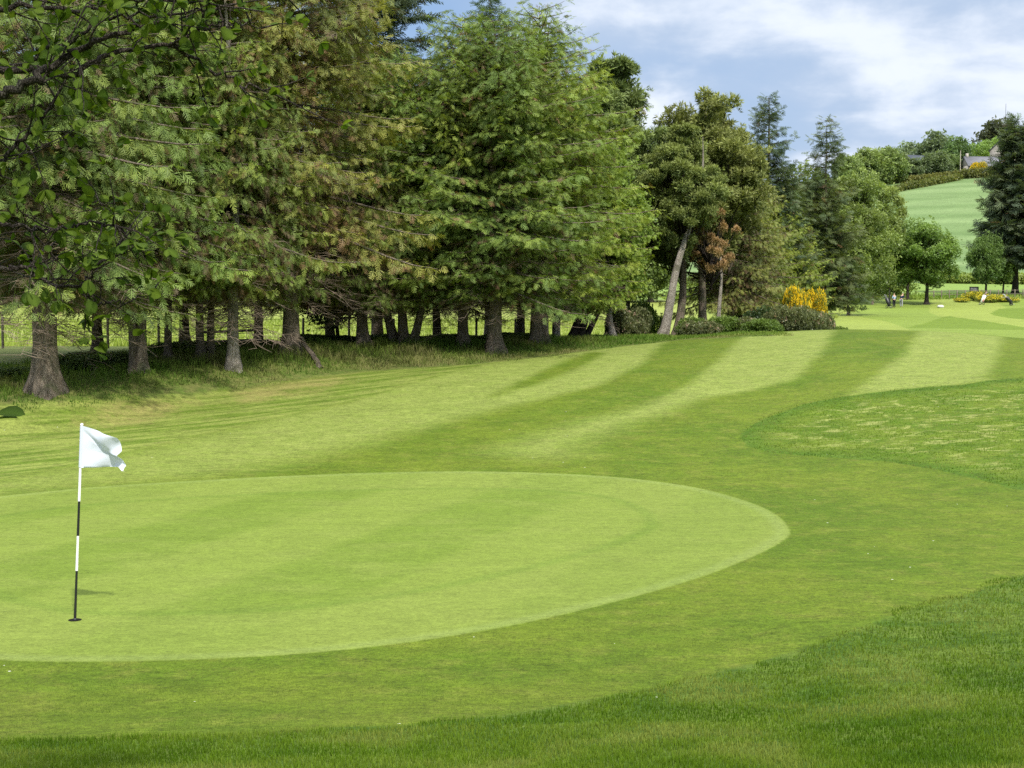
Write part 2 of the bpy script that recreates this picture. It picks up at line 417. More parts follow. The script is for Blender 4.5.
def build_ground():
    rr = np.concatenate([np.geomspace(.3, 6, 30)[:-1], np.geomspace(6, 62, 400)[:-1], np.geomspace(62, 620, 300)[:-1], np.geomspace(620, 5000, 30)])
    aa = np.concatenate([np.linspace(-180, -27, 60)[:-1], np.linspace(-27, 27, 600)[:-1], np.linspace(27, 180, 60)[:-1]]) * math.pi / 180
    nr, na = len(rr), len(aa)
    Rg, Ag = np.meshgrid(rr, aa, indexing='ij')
    X = (Rg * np.sin(Ag)).ravel(); Y = (Rg * np.cos(Ag)).ravel()
    Z = terrain(X, Y)
    idx = np.arange(nr * na).reshape(nr, na)
    a = idx[:-1]; b = idx[1:]
    q = np.stack([a, np.roll(a, -1, 1), np.roll(b, -1, 1), b], -1).reshape(-1, 4)[:, ::-1]
    ci = len(X)
    tri = np.stack([np.roll(idx[0], -1), idx[0], np.full(na, ci)], -1)[:, ::-1]
    tri = tri[:, ::-1]
    V = np.stack([np.append(X, 0), np.append(Y, 0), np.append(Z, tz(0, 0))], 1)
    o = mesh_obj('ground', V, [q, tri], ground_material(), smooth=True)
    tag(o, kind='structure')
    X, Y = V[:, 0], V[:, 1]; me = o.data; n = len(V)
    sub = (Y > 4) & (Y < 80) & (np.abs(X) < 45)
    def put(name, fn, default=-20.0):
        v = np.full(n, default, np.float32); v[sub] = fn(X[sub], Y[sub])
        me.attributes.new(name, 'FLOAT', 'POINT').data.foreach_set('value', v)
    put('sd_green', lambda x, y: poly_sd(x, y, GREEN))
    def fr(x, y): return poly_sd(x, y, FRONT)
    put('sd_front', fr, 5.0)
    put('sd_patch', lambda x, y: poly_sd(x, y, PATCH))
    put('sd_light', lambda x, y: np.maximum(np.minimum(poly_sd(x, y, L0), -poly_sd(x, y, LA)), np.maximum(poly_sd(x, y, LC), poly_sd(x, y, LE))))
    put('sd_dry', lambda x, y: np.maximum(poly_sd(x, y, DRY1), poly_sd(x, y, DRY2)))
    ld = lambda x, y: line_sd(x, y, LONG_EDGE)
    put('sd_long', lambda x, y: np.where(x > 9.0, np.where(y > 54, 1.0, -20), ld(x, y)), 12.0)
    put('sd_semi', lambda x, y: np.where(x > 6, -20, line_sd(x, y, FAIR_EDGE)))
    # far land
    far = S((Y - 57) / 5)
    base = np.zeros((n, 3), np.float32)
    def setc(mask, c): base[mask] = c
    setc(Y > 0, (.26, .31, .070))                                   # bright pasture behind the trees
    right = X > Y * 0.13
    setc((Y > 55) & right & (Y < 185), (.180, .248, .040))          # next fairway
    st = np.sin((X * 0.93 - Y * 0.20) * 0.42 + vnoise(X * .05, Y * .05, 9) * 2.5)
    base[(Y > 55) & right & (Y < 185) & (st > 0.1)] = (.228, .285, .054)
    W = unproject([(905, 328), (940, 318), (975, 310), (1024, 308), (1200, 308), (1200, 327), (1024, 330)], 240)
    w = (Y > 60) & (Y < 240) & (np.abs(X) < 150)
    ins = np.zeros(n, bool); ins[w] = poly_sd(X[w], Y[w], W) > 0
    base[ins & (st <= 0.55)] = (.135, .200, .022)
    setc((Y >= 185) & (Y < 262), (.185, .275, .055))                # rough pasture
    m = (Y >= 262) & (Y < 445)
    s3 = np.clip(.5 + (vnoise(X * .015, Y * .22, 31)[m, None] - .5) * 1.3 + .35 * np.sin((Y + X * .1) * .52)[m, None], 0, 1)
    base[m] = np.array([(.115, .185, .060)]) * (1 - s3) + np.array([(.180, .260, .100)]) * s3
    setc(Y >= 445, (.19, .22, .06))
    a = me.color_attributes.new('far_col', 'FLOAT_COLOR', 'POINT')
    c4 = np.ones((n, 4), np.float32); c4[:, :3] = base; a.data.foreach_set('color', c4.ravel())
    me.attributes.new('far', 'FLOAT', 'POINT').data.foreach_set('value', far.astype(np.float32))
build_ground()

# ------------------------------------------------------------------ generic vegetation tools
def norm(v): return v / np.maximum(np.linalg.norm(v, axis=-1, keepdims=True), 1e-9)
def scatter(tv, tf, pos, axis, up, scale, cols, tcol=None):
    """copies of a template (x = along axis, z = up) as one array mesh. tcol (nv,) brightens the tips"""
    ax = norm(axis); side = norm(np.cross(up, ax)); u = np.cross(ax, side)
    N, nv = len(pos), len(tv)
    sc_ = scale if np.ndim(scale) == 2 else np.repeat(np.asarray(scale)[:, None], 3, 1)
    V = (ax[:, None, :] * (tv[None, :, 0:1] * sc_[:, None, 0:1]) + side[:, None, :] * (tv[None, :, 1:2] * sc_[:, None, 1:2]) + u[:, None, :] * (tv[None, :, 2:3] * sc_[:, None, 2:3])) + pos[:, None, :]
    Fc = (tf[None] + (np.arange(N) * nv)[:, None, None]).reshape(-1, tf.shape[1])
    Cc = np.repeat(cols[:, None, :], nv, 1)
    if tcol is not None: Cc = Cc * tcol[None]
    return V.reshape(-1, 3), Fc, Cc.reshape(-1, 3)
def merge(parts):
    Vs, Fs, Cs, o = [], [], [], 0
    for v, f, c in parts:
        Vs.append(v); Fs.append(f + o); Cs.append(c); o += len(v)
    return np.vstack(Vs), np.vstack(Fs), np.vstack(Cs)
def diamond(x0, y0, z0, x1, y1, z1, w, zt=0.0):
    d = np.array([x1 - x0, y1 - y0]); L = np.hypot(*d); p = np.array([-d[1], d[0]]) / max(L, 1e-6) * w
    mx, my, mz = x0 + (x1 - x0) * .45, y0 + (y1 - y0) * .45, z0 + (z1 - z0) * .45 + zt
    return [(x0, y0, z0), (mx + p[0], my + p[1], mz), (x1, y1, z1), (mx - p[0], my - p[1], mz)]
def spray_template(pairs=4, seed=0, drop=0.12):
    rg = np.random.default_rng(seed); v = []; tc = []
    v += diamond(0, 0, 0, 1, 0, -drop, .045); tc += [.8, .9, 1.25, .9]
    for i in range(pairs):
        x = .12 + .72 * i / max(pairs - 1, 1)
        for s in (-1, 1):
            L = (.50 - .30 * i / pairs) * rg.uniform(.8, 1.15)
            a = R(rg.uniform(42, 62))
            v += diamond(x, 0, -drop * x, x + L * math.cos(a), s * L * math.sin(a), -drop * x - L * rg.uniform(.05, .35), .040 * rg.uniform(.9, 1.3), .015)
            tc += [.75, .9, 1.3, .9]
    v = np.array(v); f = np.arange(len(v)).reshape(-1, 4)
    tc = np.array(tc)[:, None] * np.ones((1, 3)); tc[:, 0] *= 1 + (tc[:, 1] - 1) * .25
    return v, f, tc
def tuft_template(n=9, seed=1):
    rg = np.random.default_rng(seed); v = []; tc = []
    for i in range(n):
        d = norm(np.array([rg.uniform(.2, 1.0), rg.uniform(-1, 1), rg.uniform(-.6, 1)]))
        L = rg.uniform(.7, 1.1); p = norm(np.cross(d, rg.normal(size=3))) * .10
        o = rg.normal(size=3) * .12
        v += [o, o + d * L * .5 + p, o + d * L, o + d * L * .5 - p]; tc += [.75, .95, 1.2, .95]
    return np.array(v), np.arange(4 * n).reshape(-1, 4), np.array(tc)[:, None] * np.ones((1, 3))
def leaf_cluster(n=7, seed=2, w=.30):
    rg = np.random.default_rng(seed); v = []; tc = []
    for i in range(n):
        o = rg.normal(size=3) * .55
        d = norm(rg.normal(size=3) + np.array([.3, 0, -.15])); p = norm(np.cross(d, rg.normal(size=3) + np.array([0, 0, 1.]))) * w
        L = rg.uniform(.7, 1.15)
        v += [o, o + d * L * .45 + p, o + d * L, o + d * L * .45 - p]; k = rg.uniform(.8, 1.2); tc += [k] * 4
    return np.array(v), np.arange(4 * n).reshape(-1, 4), np.array(tc)[:, None] * np.ones((1, 3))
SPRAY = spray_template(5, 0, .2); TUFT = tuft_template(9, 1); LEAFC = leaf_cluster(7, 2)

def tube(pts, rad, k=8):
    """one tapered tube along pts -> verts, quads"""
    pts = np.asarray(pts, float); rad = np.asarray(rad, float); n = len(pts)
    d = norm(np.gradient(pts, axis=0))
    ref = np.array([0, 1., 0]) if abs(d[0][2]) > .7 else np.array([0, 0, 1.])
    s = norm(np.cross(d, ref)); u = np.cross(s, d)
    a = np.arange(k) / k * 2 * math.pi
    V = pts[:, None] + (s[:, None] * np.cos(a)[None, :, None] + u[:, None] * np.sin(a)[None, :, None]) * rad[:, None, None]
    i = np.arange(n - 1)[:, None] * k; j = np.arange(k)[None]; jn = (j + 1) % k
    Fq = np.stack([i + j, i + jn, i + k + jn, i + k + j], -1).reshape(-1, 4)
    return V.reshape(-1, 3), Fq
class Tubes:
    def __init__(s): s.v, s.f, s.n = [], [], 0
    def add(s, pts, rad, k=6):
        v, f = tube(pts, rad, k); s.v.append(v); s.f.append(f + s.n); s.n += len(v)
    def raw(s, v, f): s.v.append(np.asarray(v)); s.f.append(np.asarray(f) + s.n); s.n += len(v)
    def mesh(s, name, mat): return mesh_obj(name, np.vstack(s.v), np.vstack(s.f), mat, smooth=True, link=False)
    def obj(s, name, mat, parent=None): return mesh_obj(name, np.vstack(s.v), np.vstack(s.f), mat, parent, smooth=True)

def trunk_mesh(H, r, lean=(0, 0), seed=0, k=14, bend=0.15, mat='bark', flare=1.6, stems=1, spread=1.0):
    """tapered bole with root flare and slight bends; several stems share a root when stems > 1"""
    rg = np.random.default_rng(seed); T = Tubes()
    for s in range(stems):
        n = 26; t = np.linspace(0, 1, n) ** 1.5
        ph = rg.uniform(0, 6.28, 3)
        off = np.array([0., 0.]) if stems == 1 else np.array([(s - (stems - 1) / 2) * r * 1.3, rg.uniform(-.2, .2)])
        ls = np.array(lean, float) + (0 if stems == 1 else np.array([(s - (stems - 1) / 2) * spread, rg.uniform(-.4, .4)]))
        z = t * H - .25 * (t < .001)
        x = off[0] + ls[0] * t ** .8 + bend * np.sin(t * 7 + ph[0]) * t ** .5
        y = off[1] + ls[1] * t ** .8 + bend * np.sin(t * 6 + ph[1]) * t ** .5
        hz = t * H
        rad = r * (1 - .92 * t) * (1 + (flare - 1) * np.exp(-hz / (r * 1.4)))
        if stems > 1: rad *= rg.uniform(.7, 1)
        v, f = tube(np.stack([x, y, z], 1), rad, k)
        # buttresses
        ang = np.tile(np.arange(k) / k * 2 * math.pi, n); hh = np.repeat(hz, k)
        w = 1 + .34 * np.exp(-hh / (r * 1.6)) * np.sin(ang * 3 + ph[2]) + .10 * np.exp(-hh / (r * 3)) * np.sin(ang * 7 + ph[0]) + rg.normal(size=len(ang)) * .035
        cx = np.repeat(np.stack([x, y], 1), k, 0)
        v[:, :2] = cx + (v[:, :2] - cx) * w[:, None]
        T.raw(v, f)
    return T.mesh('trunk', M[mat])

def spruce_meshes(seed, H=12., clear=2.6, Rm=3.6, droop=.5, greens=((.052, .085, .026), (.085, .120, .035)), brown=.15, shape='spruce', nmax=13000, spray=.42, ragged=.38, hang=.8):
    """crown and branch meshes of a conifer whose bole stands at the origin"""
    rg = np.random.default_rng(seed); B = Tubes(); D = Tubes()
    P, A, Sx, Cc = [], [], [], []
    h = clear
    g0, g1 = map(np.array, greens)
    while h < H * .985:
        tt = (h - clear) / (H - clear)
        if shape == 'spruce': prof = (1 - tt) ** .72 * (0.75 + .25 * min(1, tt * 6))
        elif shape == 'column': prof = (1 - tt ** 2.2) * .85 + .06
        else: prof = max(0, 1 - tt ** 2.4) ** .62 * (.80 + .2 * min(1, tt * 4))
        nb = int(rg.integers(5, 8)) if tt < .9 else 4
        a0 = rg.uniform(0, 6.28)
        for b in range(nb):
            az = a0 + b / nb * 6.28 + rg.uniform(-.3, .3)
            gap = vnoise(np.array([math.cos(az) * 2.3 + h * .55 + 9]), np.array([math.sin(az) * 2.3 + h * .35 + 5]), seed + 40)[0]
            if gap < .30 and tt < .85: continue
            L = max(.25, Rm * prof * rg.uniform(1 - ragged, 1 + ragged * .6) * (.72 + .5 * gap))
            slope = .30 * tt + .05 - .30 * (1 - tt) * rg.uniform(.3, 1)
            n = 7; t = np.linspace(0, 1, n)
            dz = L * (slope * t - droop * .38 * t ** 2 + .16 * t ** 4)
            hd = np.array([math.cos(az), math.sin(az)]); sd = np.array([-hd[1], hd[0]]) * rg.uniform(-.12, .12) * L
            pts = np.stack([hd[0] * L * t + sd[0] * t ** 2, hd[1] * L * t + sd[1] * t ** 2, h + dz], 1)
            B.add(pts, (.016 + .011 * L) * (1 - .85 * t), 4)
            step = .22; m = max(2, int(L / step)); ts = np.linspace(.16, 1, m)
            bx = np.stack([np.interp(ts, t, pts[:, i]) for i in range(3)], 1)
            tang = norm(np.stack([np.interp(ts, t, np.gradient(pts[:, i])) for i in range(3)], 1))
            for j in range(m):
                rem = L * (1 - ts[j])
                for s in (-1, 1):
                    l = min(1.5, .22 + .42 * rem) * rg.uniform(.7, 1.15)
                    th = s * R(rg.uniform(45, 72))
                    d = tang[j].copy(); c_, s_ = math.cos(th), math.sin(th)
                    d = np.array([d[0] * c_ - d[1] * s_, d[0] * s_ + d[1] * c_, d[2] * .5 - .12 * droop])
                    k = max(1, int(l / .15))
                    for q in range(k):
                        u = (q + .5) / k
                        p = bx[j] + d * l * u + np.array([0, 0, -.35 * droop * l * u * u])
                        P.append(p + rg.normal(size=3) * .07)
                        dd = d * (1 - .3 * u) + rg.normal(size=3) * .28 + np.array([0, 0, -hang * rg.uniform(.2, 1.1)])
                        A.append(dd); Sx.append(spray * rg.uniform(.7, 1.25))
                        ex = ts[j]
                        dead = rg.random() < brown * (1.6 if ex < .45 else .5) * (1.5 if tt < .18 else 1)
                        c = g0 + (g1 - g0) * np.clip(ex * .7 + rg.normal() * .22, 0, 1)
                        if dead: c = np.array([.13, .085, .045]) * rg.uniform(.7, 1.3)
                        Cc.append(c)
                P.append(bx[j]); A.append(tang[j] + rg.normal(size=3) * .2); Sx.append(spray * 1.1); Cc.append(g1 * rg.uniform(.85, 1.15))
        h += (H - clear) / 34 * rg.uniform(.75, 1.2)
    P, A, Sx, Cc = map(np.array, (P, A, Sx, Cc))
    n0 = len(P)
    if n0 > nmax:
        sel = rg.choice(n0, nmax, replace=False); P, A, Sx, Cc = P[sel], A[sel], Sx[sel] * min(1.5, (n0 / nmax) ** .4), Cc[sel]
    cl = np.array([vnoise(P[:, 0] * .9 + P[:, 2] * .5, P[:, 1] * .9 + P[:, 2] * .8, seed + 5)]).T
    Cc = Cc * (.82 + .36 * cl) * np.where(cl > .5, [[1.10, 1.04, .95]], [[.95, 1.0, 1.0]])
    up = np.tile([0, 0, 1.], (len(P), 1)) + rg.normal(size=P.shape) * .5
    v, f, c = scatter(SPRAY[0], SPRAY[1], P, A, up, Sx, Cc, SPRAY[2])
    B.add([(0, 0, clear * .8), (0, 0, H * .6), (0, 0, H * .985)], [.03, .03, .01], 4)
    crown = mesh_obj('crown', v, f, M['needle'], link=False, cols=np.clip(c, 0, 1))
    # bare dead boughs below the living crown
    for i in range(56):
        hh = rg.uniform(max(1.2, clear - 1.4), clear + 2.0); az = rg.uniform(0, 6.28); L = rg.uniform(.8, 2.4)
        t = np.linspace(0, 1, 7); kz = rg.uniform(-.45, -.05)
        pts = np.stack([math.cos(az) * L * t, math.sin(az) * L * t, hh + L * kz * t * t + .1 * np.sin(t * 6)], 1)
        pts += rg.normal(size=pts.shape) * .02
        D.add(pts, .014 * (1 - .8 * t), 4)
        for j in range(22):
            u = rg.uniform(.2, 1); p = np.array([np.interp(u, t, pts[:, k]) for k in range(3)])
            th = az + rg.choice([-1, 1]) * rg.uniform(.5, 1.3); l = rg.uniform(.25, .8)
            e = p + np.array([math.cos(th) * l, math.sin(th) * l, rg.uniform(-.5, .05) * l]); mid = (p + e) / 2 + rg.normal(size=3) * .05
            D.add([p, mid, e], [.006, .005, .003], 3)
    return crown, B.mesh('branches', M['bark']), D.mesh('dead_boughs', M['twig'])

def pine_meshes(seed, H=10., clear=3., Rm=3.0, greens=((.035, .052, .022), (.075, .090, .030)), pads=60, nmax=9000, tuft=.22, cx=0., cy=0., leaf=None, mat='needle', round_=.9, flat=.45, padr=.85, lo=None):
    """crown of rounded foliage pads carried on limbs: pines and broadleaved trees"""
    rg = np.random.default_rng(seed); B = Tubes(); P, A, Cc = [], [], []
    g0, g1 = map(np.array, greens); tmpl = leaf or TUFT
    if mat == 'needle': pads = int(pads * 1.9); padr *= .68
    per = nmax // pads; zc = (H + clear) / 2; hz = (H - clear) / 2
    for i in range(pads):
        u = rg.normal(size=3); u /= np.linalg.norm(u); q = rg.uniform(.25, 1.35) ** .5 * round_
        c = np.array([cx + u[0] * Rm * q, cy + u[1] * Rm * q, zc + u[2] * hz * q])
        # narrower towards the top
        tt = (c[2] - clear) / (H - clear); c[:2] = np.array([cx, cy]) + (c[:2] - np.array([cx, cy])) * (1.1 - .45 * tt)
        r = padr * rg.uniform(.6, 1.25)
        st = np.array([cx * .7, cy * .7, clear * .7 + (c[2] - clear) * .55])
        mid = (st + c) / 2 + rg.normal(size=3) * .2 + np.array([0, 0, -.15])
        B.add([st, mid, c], [.05, .035, .012], 4)
        w = rg.normal(size=(per, 3)); w /= np.linalg.norm(w, axis=1)[:, None]; w *= (rg.random((per, 1)) ** .33) * r * (1 + .55 * (rg.random((per, 1)) < .12))
        w[:, 2] *= flat + .2 * rg.random(); w[:, 2] += r * .1
        P.append(c + w); A.append(w * 1.0 + rg.normal(size=(per, 3)) * .35 * r + np.array([0, 0, .3 * r]))
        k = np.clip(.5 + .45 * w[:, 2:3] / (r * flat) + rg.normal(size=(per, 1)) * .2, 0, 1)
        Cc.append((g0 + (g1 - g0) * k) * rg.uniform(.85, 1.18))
    P, A, Cc = np.vstack(P), np.vstack(A), np.vstack(Cc)
    up = rg.normal(size=P.shape)
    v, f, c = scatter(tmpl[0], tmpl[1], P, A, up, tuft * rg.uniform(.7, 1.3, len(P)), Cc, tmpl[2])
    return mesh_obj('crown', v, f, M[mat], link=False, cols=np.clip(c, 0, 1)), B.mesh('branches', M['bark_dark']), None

KIND = {}
def kinds():
    K = KIND
    ol = ((.095, .128, .030), (.235, .280, .068)); mg = ((.082, .130, .028), (.185, .260, .055)); yg = ((.100, .145, .026), (.240, .295, .060)); br = ((.100, .115, .032), (.245, .250, .070))
    K['olive_a'] = spruce_meshes(11, 13.5, 2.7, 4.3, .75, ol, .16, spray=.27, nmax=24000, hang=1.1)
    K['olive_b'] = spruce_meshes(12, 13.0, 2.4, 4.0, .60, ol, .22, spray=.27, nmax=24000, hang=.9)
    K['green_a'] = spruce_meshes(13, 11.0, 2.2, 3.7, .45, mg, .06, 'round', spray=.25, nmax=24000, hang=.6)
    K['green_b'] = spruce_meshes(14, 10.5, 2.0, 3.4, .5, yg, .06, 'round', spray=.25, nmax=24000, hang=.6)
    K['brown'] = spruce_meshes(15, 12.0, 2.6, 3.7, .6, br, .25, 'column', spray=.27, nmax=24000, hang=.8)
    K['blue'] = spruce_meshes(16, 18.0, 4.0, 3.6, .25, ((.05, .075, .045), (.105, .135, .085)), .06, 'spruce', spray=.50, nmax=9000, ragged=.5, hang=.15)
    K['spire'] = spruce_meshes(17, 14.0, 2.0, 3.2, .3, ((.055, .082, .038), (.12, .155, .060)), .05, 'spruce', spray=.42, nmax=5500, ragged=.45, hang=.1)
    K['dark_spruce'] = spruce_meshes(18, 24.0, 5.0, 6.2, .30, ((.036, .052, .032), (.085, .110, .060)), .04, 'spruce', spray=.95, nmax=9000, ragged=.35, hang=.15)
    K['pine'] = pine_meshes(21, 10.5, 3.2, 2.6, ((.085, .108, .030), (.240, .262, .080)), 70, 12000, .21, padr=.8)
    K['pine_dark'] = pine_meshes(22, 10.0, 2.6, 2.7, ((.056, .086, .028), (.185, .225, .075)), 70, 12000, .21, padr=.8)
    K['rusty'] = pine_meshes(23, 6.0, 2.4, 2.1, ((.18, .15, .055), (.42, .27, .13)), 22, 2300, .16, padr=.42)
    K['mass_a'] = pine_meshes(24, 10.5, .8, 3.4, ((.090, .115, .034), (.225, .255, .080)), 90, 14000, .24, padr=1.0)
    K['mass_b'] = pine_meshes(25, 10.5, .7, 3.2, ((.090, .130, .030), (.240, .290, .075)), 80, 10000, .17, leaf=LEAFC, mat='leaf', padr=1.0, flat=.7)
    K['larch'] = pine_meshes(26, 8.0, 1.9, 1.9, ((.090, .150, .025), (.215, .300, .060)), 60, 9000, .13, leaf=LEAFC, mat='leaf', padr=.75, flat=.7)
    K['round'] = pine_meshes(27, 9.0, 2.0, 3.6, ((.085, .145, .030), (.235, .310, .080)), 60, 7000, .20, leaf=LEAFC, mat='leaf', padr=1.2, flat=.7)
    K['airy'] = pine_meshes(28, 11.0, 1.5, 2.6, ((.120, .165, .045), (.280, .340, .095)), 70, 6500, .17, leaf=LEAFC, mat='leaf', padr=.8, flat=.8)
    K['far_round'] = pine_meshes(29, 11.0, .8, 6.0, ((.090, .135, .048), (.240, .300, .105)), 46, 3000, .55, leaf=LEAFC, mat='leaf', padr=2.2, flat=.75)
    K['far_small'] = pine_meshes(30, 8.5, .5, 3.4, ((.085, .125, .060), (.190, .235, .115)), 34, 1800, .5, leaf=LEAFC, mat='leaf', padr=1.5, flat=.8)
    K['holly'] = pine_meshes(31, 4.2, .9, 1.5, ((.040, .080, .026), (.100, .165, .050)), 34, 5000, .11, leaf=LEAFC, mat='leaf', padr=.7, flat=.7)
kinds()
KBASE = {'olive_a': 13.5, 'olive_b': 13, 'green_a': 11, 'green_b': 10.5, 'brown': 12, 'blue': 18, 'spire': 14, 'dark_spruce': 24, 'pine': 10.5, 'pine_dark': 10, 'rusty': 6, 'mass_a': 10.5,
         'mass_b': 10.5, 'larch': 8, 'round': 9, 'airy': 11, 'far_round': 11, 'far_small': 8.5, 'holly': 4.2}
def tree(name, kind, px, Y, H, label, group, w=1.0, trunk_r=.2, rot=None, tint=(1, 1, 1), bark='bark', cat='tree', lean=(0, 0), stems=1, spread=1.0, bend=.12, flare=1.6, seed=None, cz=0.0, coff=(0, 0), dz=0.0, th=None, nobranch=False):
    X = (px - 512) / F * Y
    seed = seed if seed is not None else int(abs(px * 7 + Y * 3))
    rg = random.Random(seed)
    e = empty(name, (X, Y, tz(X, Y) + dz))
    tag(e, label, cat, group)
    cr, brn, dead = KIND[kind]; k = H / KBASE[kind]; rot = rg.uniform(0, 6.28) if rot is None else rot
    tr = link('trunk', trunk_mesh(th or H * .97, trunk_r, lean, seed, 16 if Y < 60 else 8, bend, bark, flare, stems, spread), e)
    for nm, me in (('crown', cr), ('branches', brn), ('dead_boughs', dead)):
        if me is None or (nobranch and nm != 'crown'): continue
        if nm == 'dead_boughs' and Y > 60: continue
        o = link(nm, me, e); o.rotation_euler = (0, 0, rot); o.scale = (k * w, k * w, k); o.location = (coff[0], coff[1], cz)
        if nm == 'dead_boughs': o.location = (coff[0] * .3, coff[1] * .3, 0)
        o.color = (*tint, 1)
    return e
G1 = 'spruces along the left edge of the fairway'
G2 = 'trees standing behind the front row'
G3 = 'conifers at the end of the tree belt'
G4 = 'trees around the far fairway'
G5 = 'trees on the hilltop'
# front row, left to right
tree('spruce_tree', 'olive_a', 45, 33.2, 14, 'spruce with the thickest flared grey trunk at far left, nearest of the row', G1, w=1.0, trunk_r=0.292, flare=1.75, bend=.08, tint=(.85, .95, .9), seed=1)
tree('spruce_tree', 'olive_b', 139, 37.0, 13.5, 'twin stemmed spruce right of the thickest trunk, low boughs spreading left', G1, w=.9, trunk_r=0.146, stems=2, spread=.7, tint=(.85, 1.0, .85), seed=2, cz=0.5)
tree('spruce_tree', 'green_a', 167, 40.0, 12.5, 'spruce with a slim straight mossy trunk just right of the twin stemmed one', G1, w=.85, trunk_r=0.112, tint=(1.0, 1.05, .95), seed=3)
tree('spruce_tree', 'olive_a', 205, 40.5, 13.5, 'spruce with a crooked brown double trunk and hanging dead twigs', G1, w=.85, trunk_r=0.146, stems=2, spread=.3, tint=(.95, .95, .9), seed=4, cz=0.9)
tree('spruce_tree', 'olive_b', 234, 38.8, 12.5, 'spruce with a short pale trunk left of the leaning dead prop', G1, w=.8, trunk_r=0.163, bark='bark_pale', tint=(.9, .95, .85), seed=5, cz=0.3)
tree('spruce_tree', 'brown', 292, 42.0, 13.5, 'brownish spruce with thick ivied trunk and a dead prop leaning at its foot', G1, w=1.0, trunk_r=0.249, tint=(.95, 1, .9), seed=6, flare=1.5, cz=1.0)
tree('spruce_tree', 'olive_b', 363, 45.5, 9.9, 'olive spruce with a clean grey trunk standing against the bright field', G1, w=.95, trunk_r=0.181, tint=(.95, 1.0, .95), seed=7, flare=1.9)
tree('spruce_tree', 'green_a', 404, 46.6, 8.7, 'many stemmed spruce forking from the ground in a wide V', G1, w=1.0, trunk_r=0.189, stems=3, spread=1.8, tint=(.85, .95, .8), seed=8, cz=0.9)
tree('spruce_tree', 'green_b', 463, 46.4, 10.4, 'bright green spruce with pale trunk left of the widest trunk by the fairway', G1, w=.95, trunk_r=0.172, tint=(.9, .95, .9), seed=9, flare=1.8, cz=0.5)
tree('spruce_tree', 'green_a', 494, 45.4, 10.7, 'tall domed green spruce with a broad rugged trunk at mid row', G1, w=1.05, trunk_r=0.241, tint=(.98, .98, .98), seed=10)
tree('spruce_tree', 'green_b', 539, 48.5, 11.2, 'yellow green spruce with two close trunks right of the tall domed one', G1, w=1.0, trunk_r=0.189, stems=2, spread=.4, tint=(1.0, 1.05, .9), seed=11, cz=0.4)
tree('spruce_tree', 'green_a', 556, 51.5, 8.8, 'spruce on a pair of pole thin pale stems', G1, w=.8, trunk_r=0.086, stems=2, spread=.15, bark='bark_pale', tint=(1.1, 1.15, .8), seed=12)
tree('spruce_tree', 'green_b', 577, 53.0, 7.8, 'low spruce whose dark stems arch over to the right', G1, w=.85, trunk_r=0.163, stems=3, spread=.6, lean=(1.6, 0), bark='bark_dark', tint=(1.05, 1.15, .8), seed=13, coff=(.6, 0), th=5)
tree('larch_tree', 'larch', 614, 54.5, 7.0, 'light green feathery tree with slim leaning trunk at the end of the front row', G1, w=1.0, trunk_r=0.129, lean=(-.9, 0), bark='bark_pale', tint=(1, 1, 1), seed=14, coff=(-.3, 0), cat='tree')
# second row and the tall ones behind
tree('spruce_tree', 'olive_a', -30, 42, 14, 'spruce in the second row at the left edge behind the thickest trunk', G2, trunk_r=0.215, tint=(.75, .9, .8))
tree('spruce_tree', 'brown', 98, 47, 14, 'brown green spruce behind the low spreading boughs at left', G2, trunk_r=0.172, tint=(.8, .95, .8))
tree('spruce_tree', 'olive_a', 185, 48, 15, 'rear spruce seen between the slim mossy trunk and the crooked trunk', G2, trunk_r=0.172, tint=(.85, .9, .85))
tree('spruce_tree', 'brown', 258, 49, 13, 'rusty brown rear spruce left of the thick ivied trunk', G2, trunk_r=0.155, tint=(1.05, .95, .9))
tree('spruce_tree', 'green_a', 330, 52, 11.5, 'rear spruce in the gap between the ivied and the clean grey trunk', G2, trunk_r=0.172, tint=(.8, .9, .8))
tree('blue_spruce', 'blue', 377, 58, 19.5, 'tall blue grey spruce with level boughs jutting into the sky above the row', G2, w=1.15, trunk_r=0.241, tint=(.9, .95, 1.0), bend=.05)
tree('spruce_tree', 'brown', 437, 54, 8.8, 'dull brown rear spruce behind the V stemmed tree', G2, w=.95, trunk_r=0.172, tint=(.8, .85, .85))
tree('blue_spruce', 'blue', 490, 63, 15.8, 'tall grey green spruce whose tip stands highest behind the domed tree', G2, w=1.05, trunk_r=0.258, tint=(1.0, 1.15, 1.0), bend=.05)
tree('blue_spruce', 'blue', 541, 66, 14.5, 'grey green spruce behind and right of the highest tip', G2, w=1.1, trunk_r=0.241, tint=(1.05, 1.2, 1.0), bend=.05)
tree('spruce_tree', 'green_b', 520, 56, 12.2, 'rear green spruce filling the row behind the two close trunks', G2, trunk_r=0.172, tint=(.75, .85, .75))
tree('blue_spruce', 'blue', 578, 68, 13.0, 'thin blue grey spruce peeping out left of the dark pine', G2, w=.75, trunk_r=0.172, tint=(.9, 1.0, 1.0), bend=.05)
tree('holly_bush', 'holly', 338, 47.5, 4.0, 'dark glossy holly filling the space between ivied and clean grey trunks', None, w=1.1, trunk_r=0.069, bark='bark_dark', cat='holly')
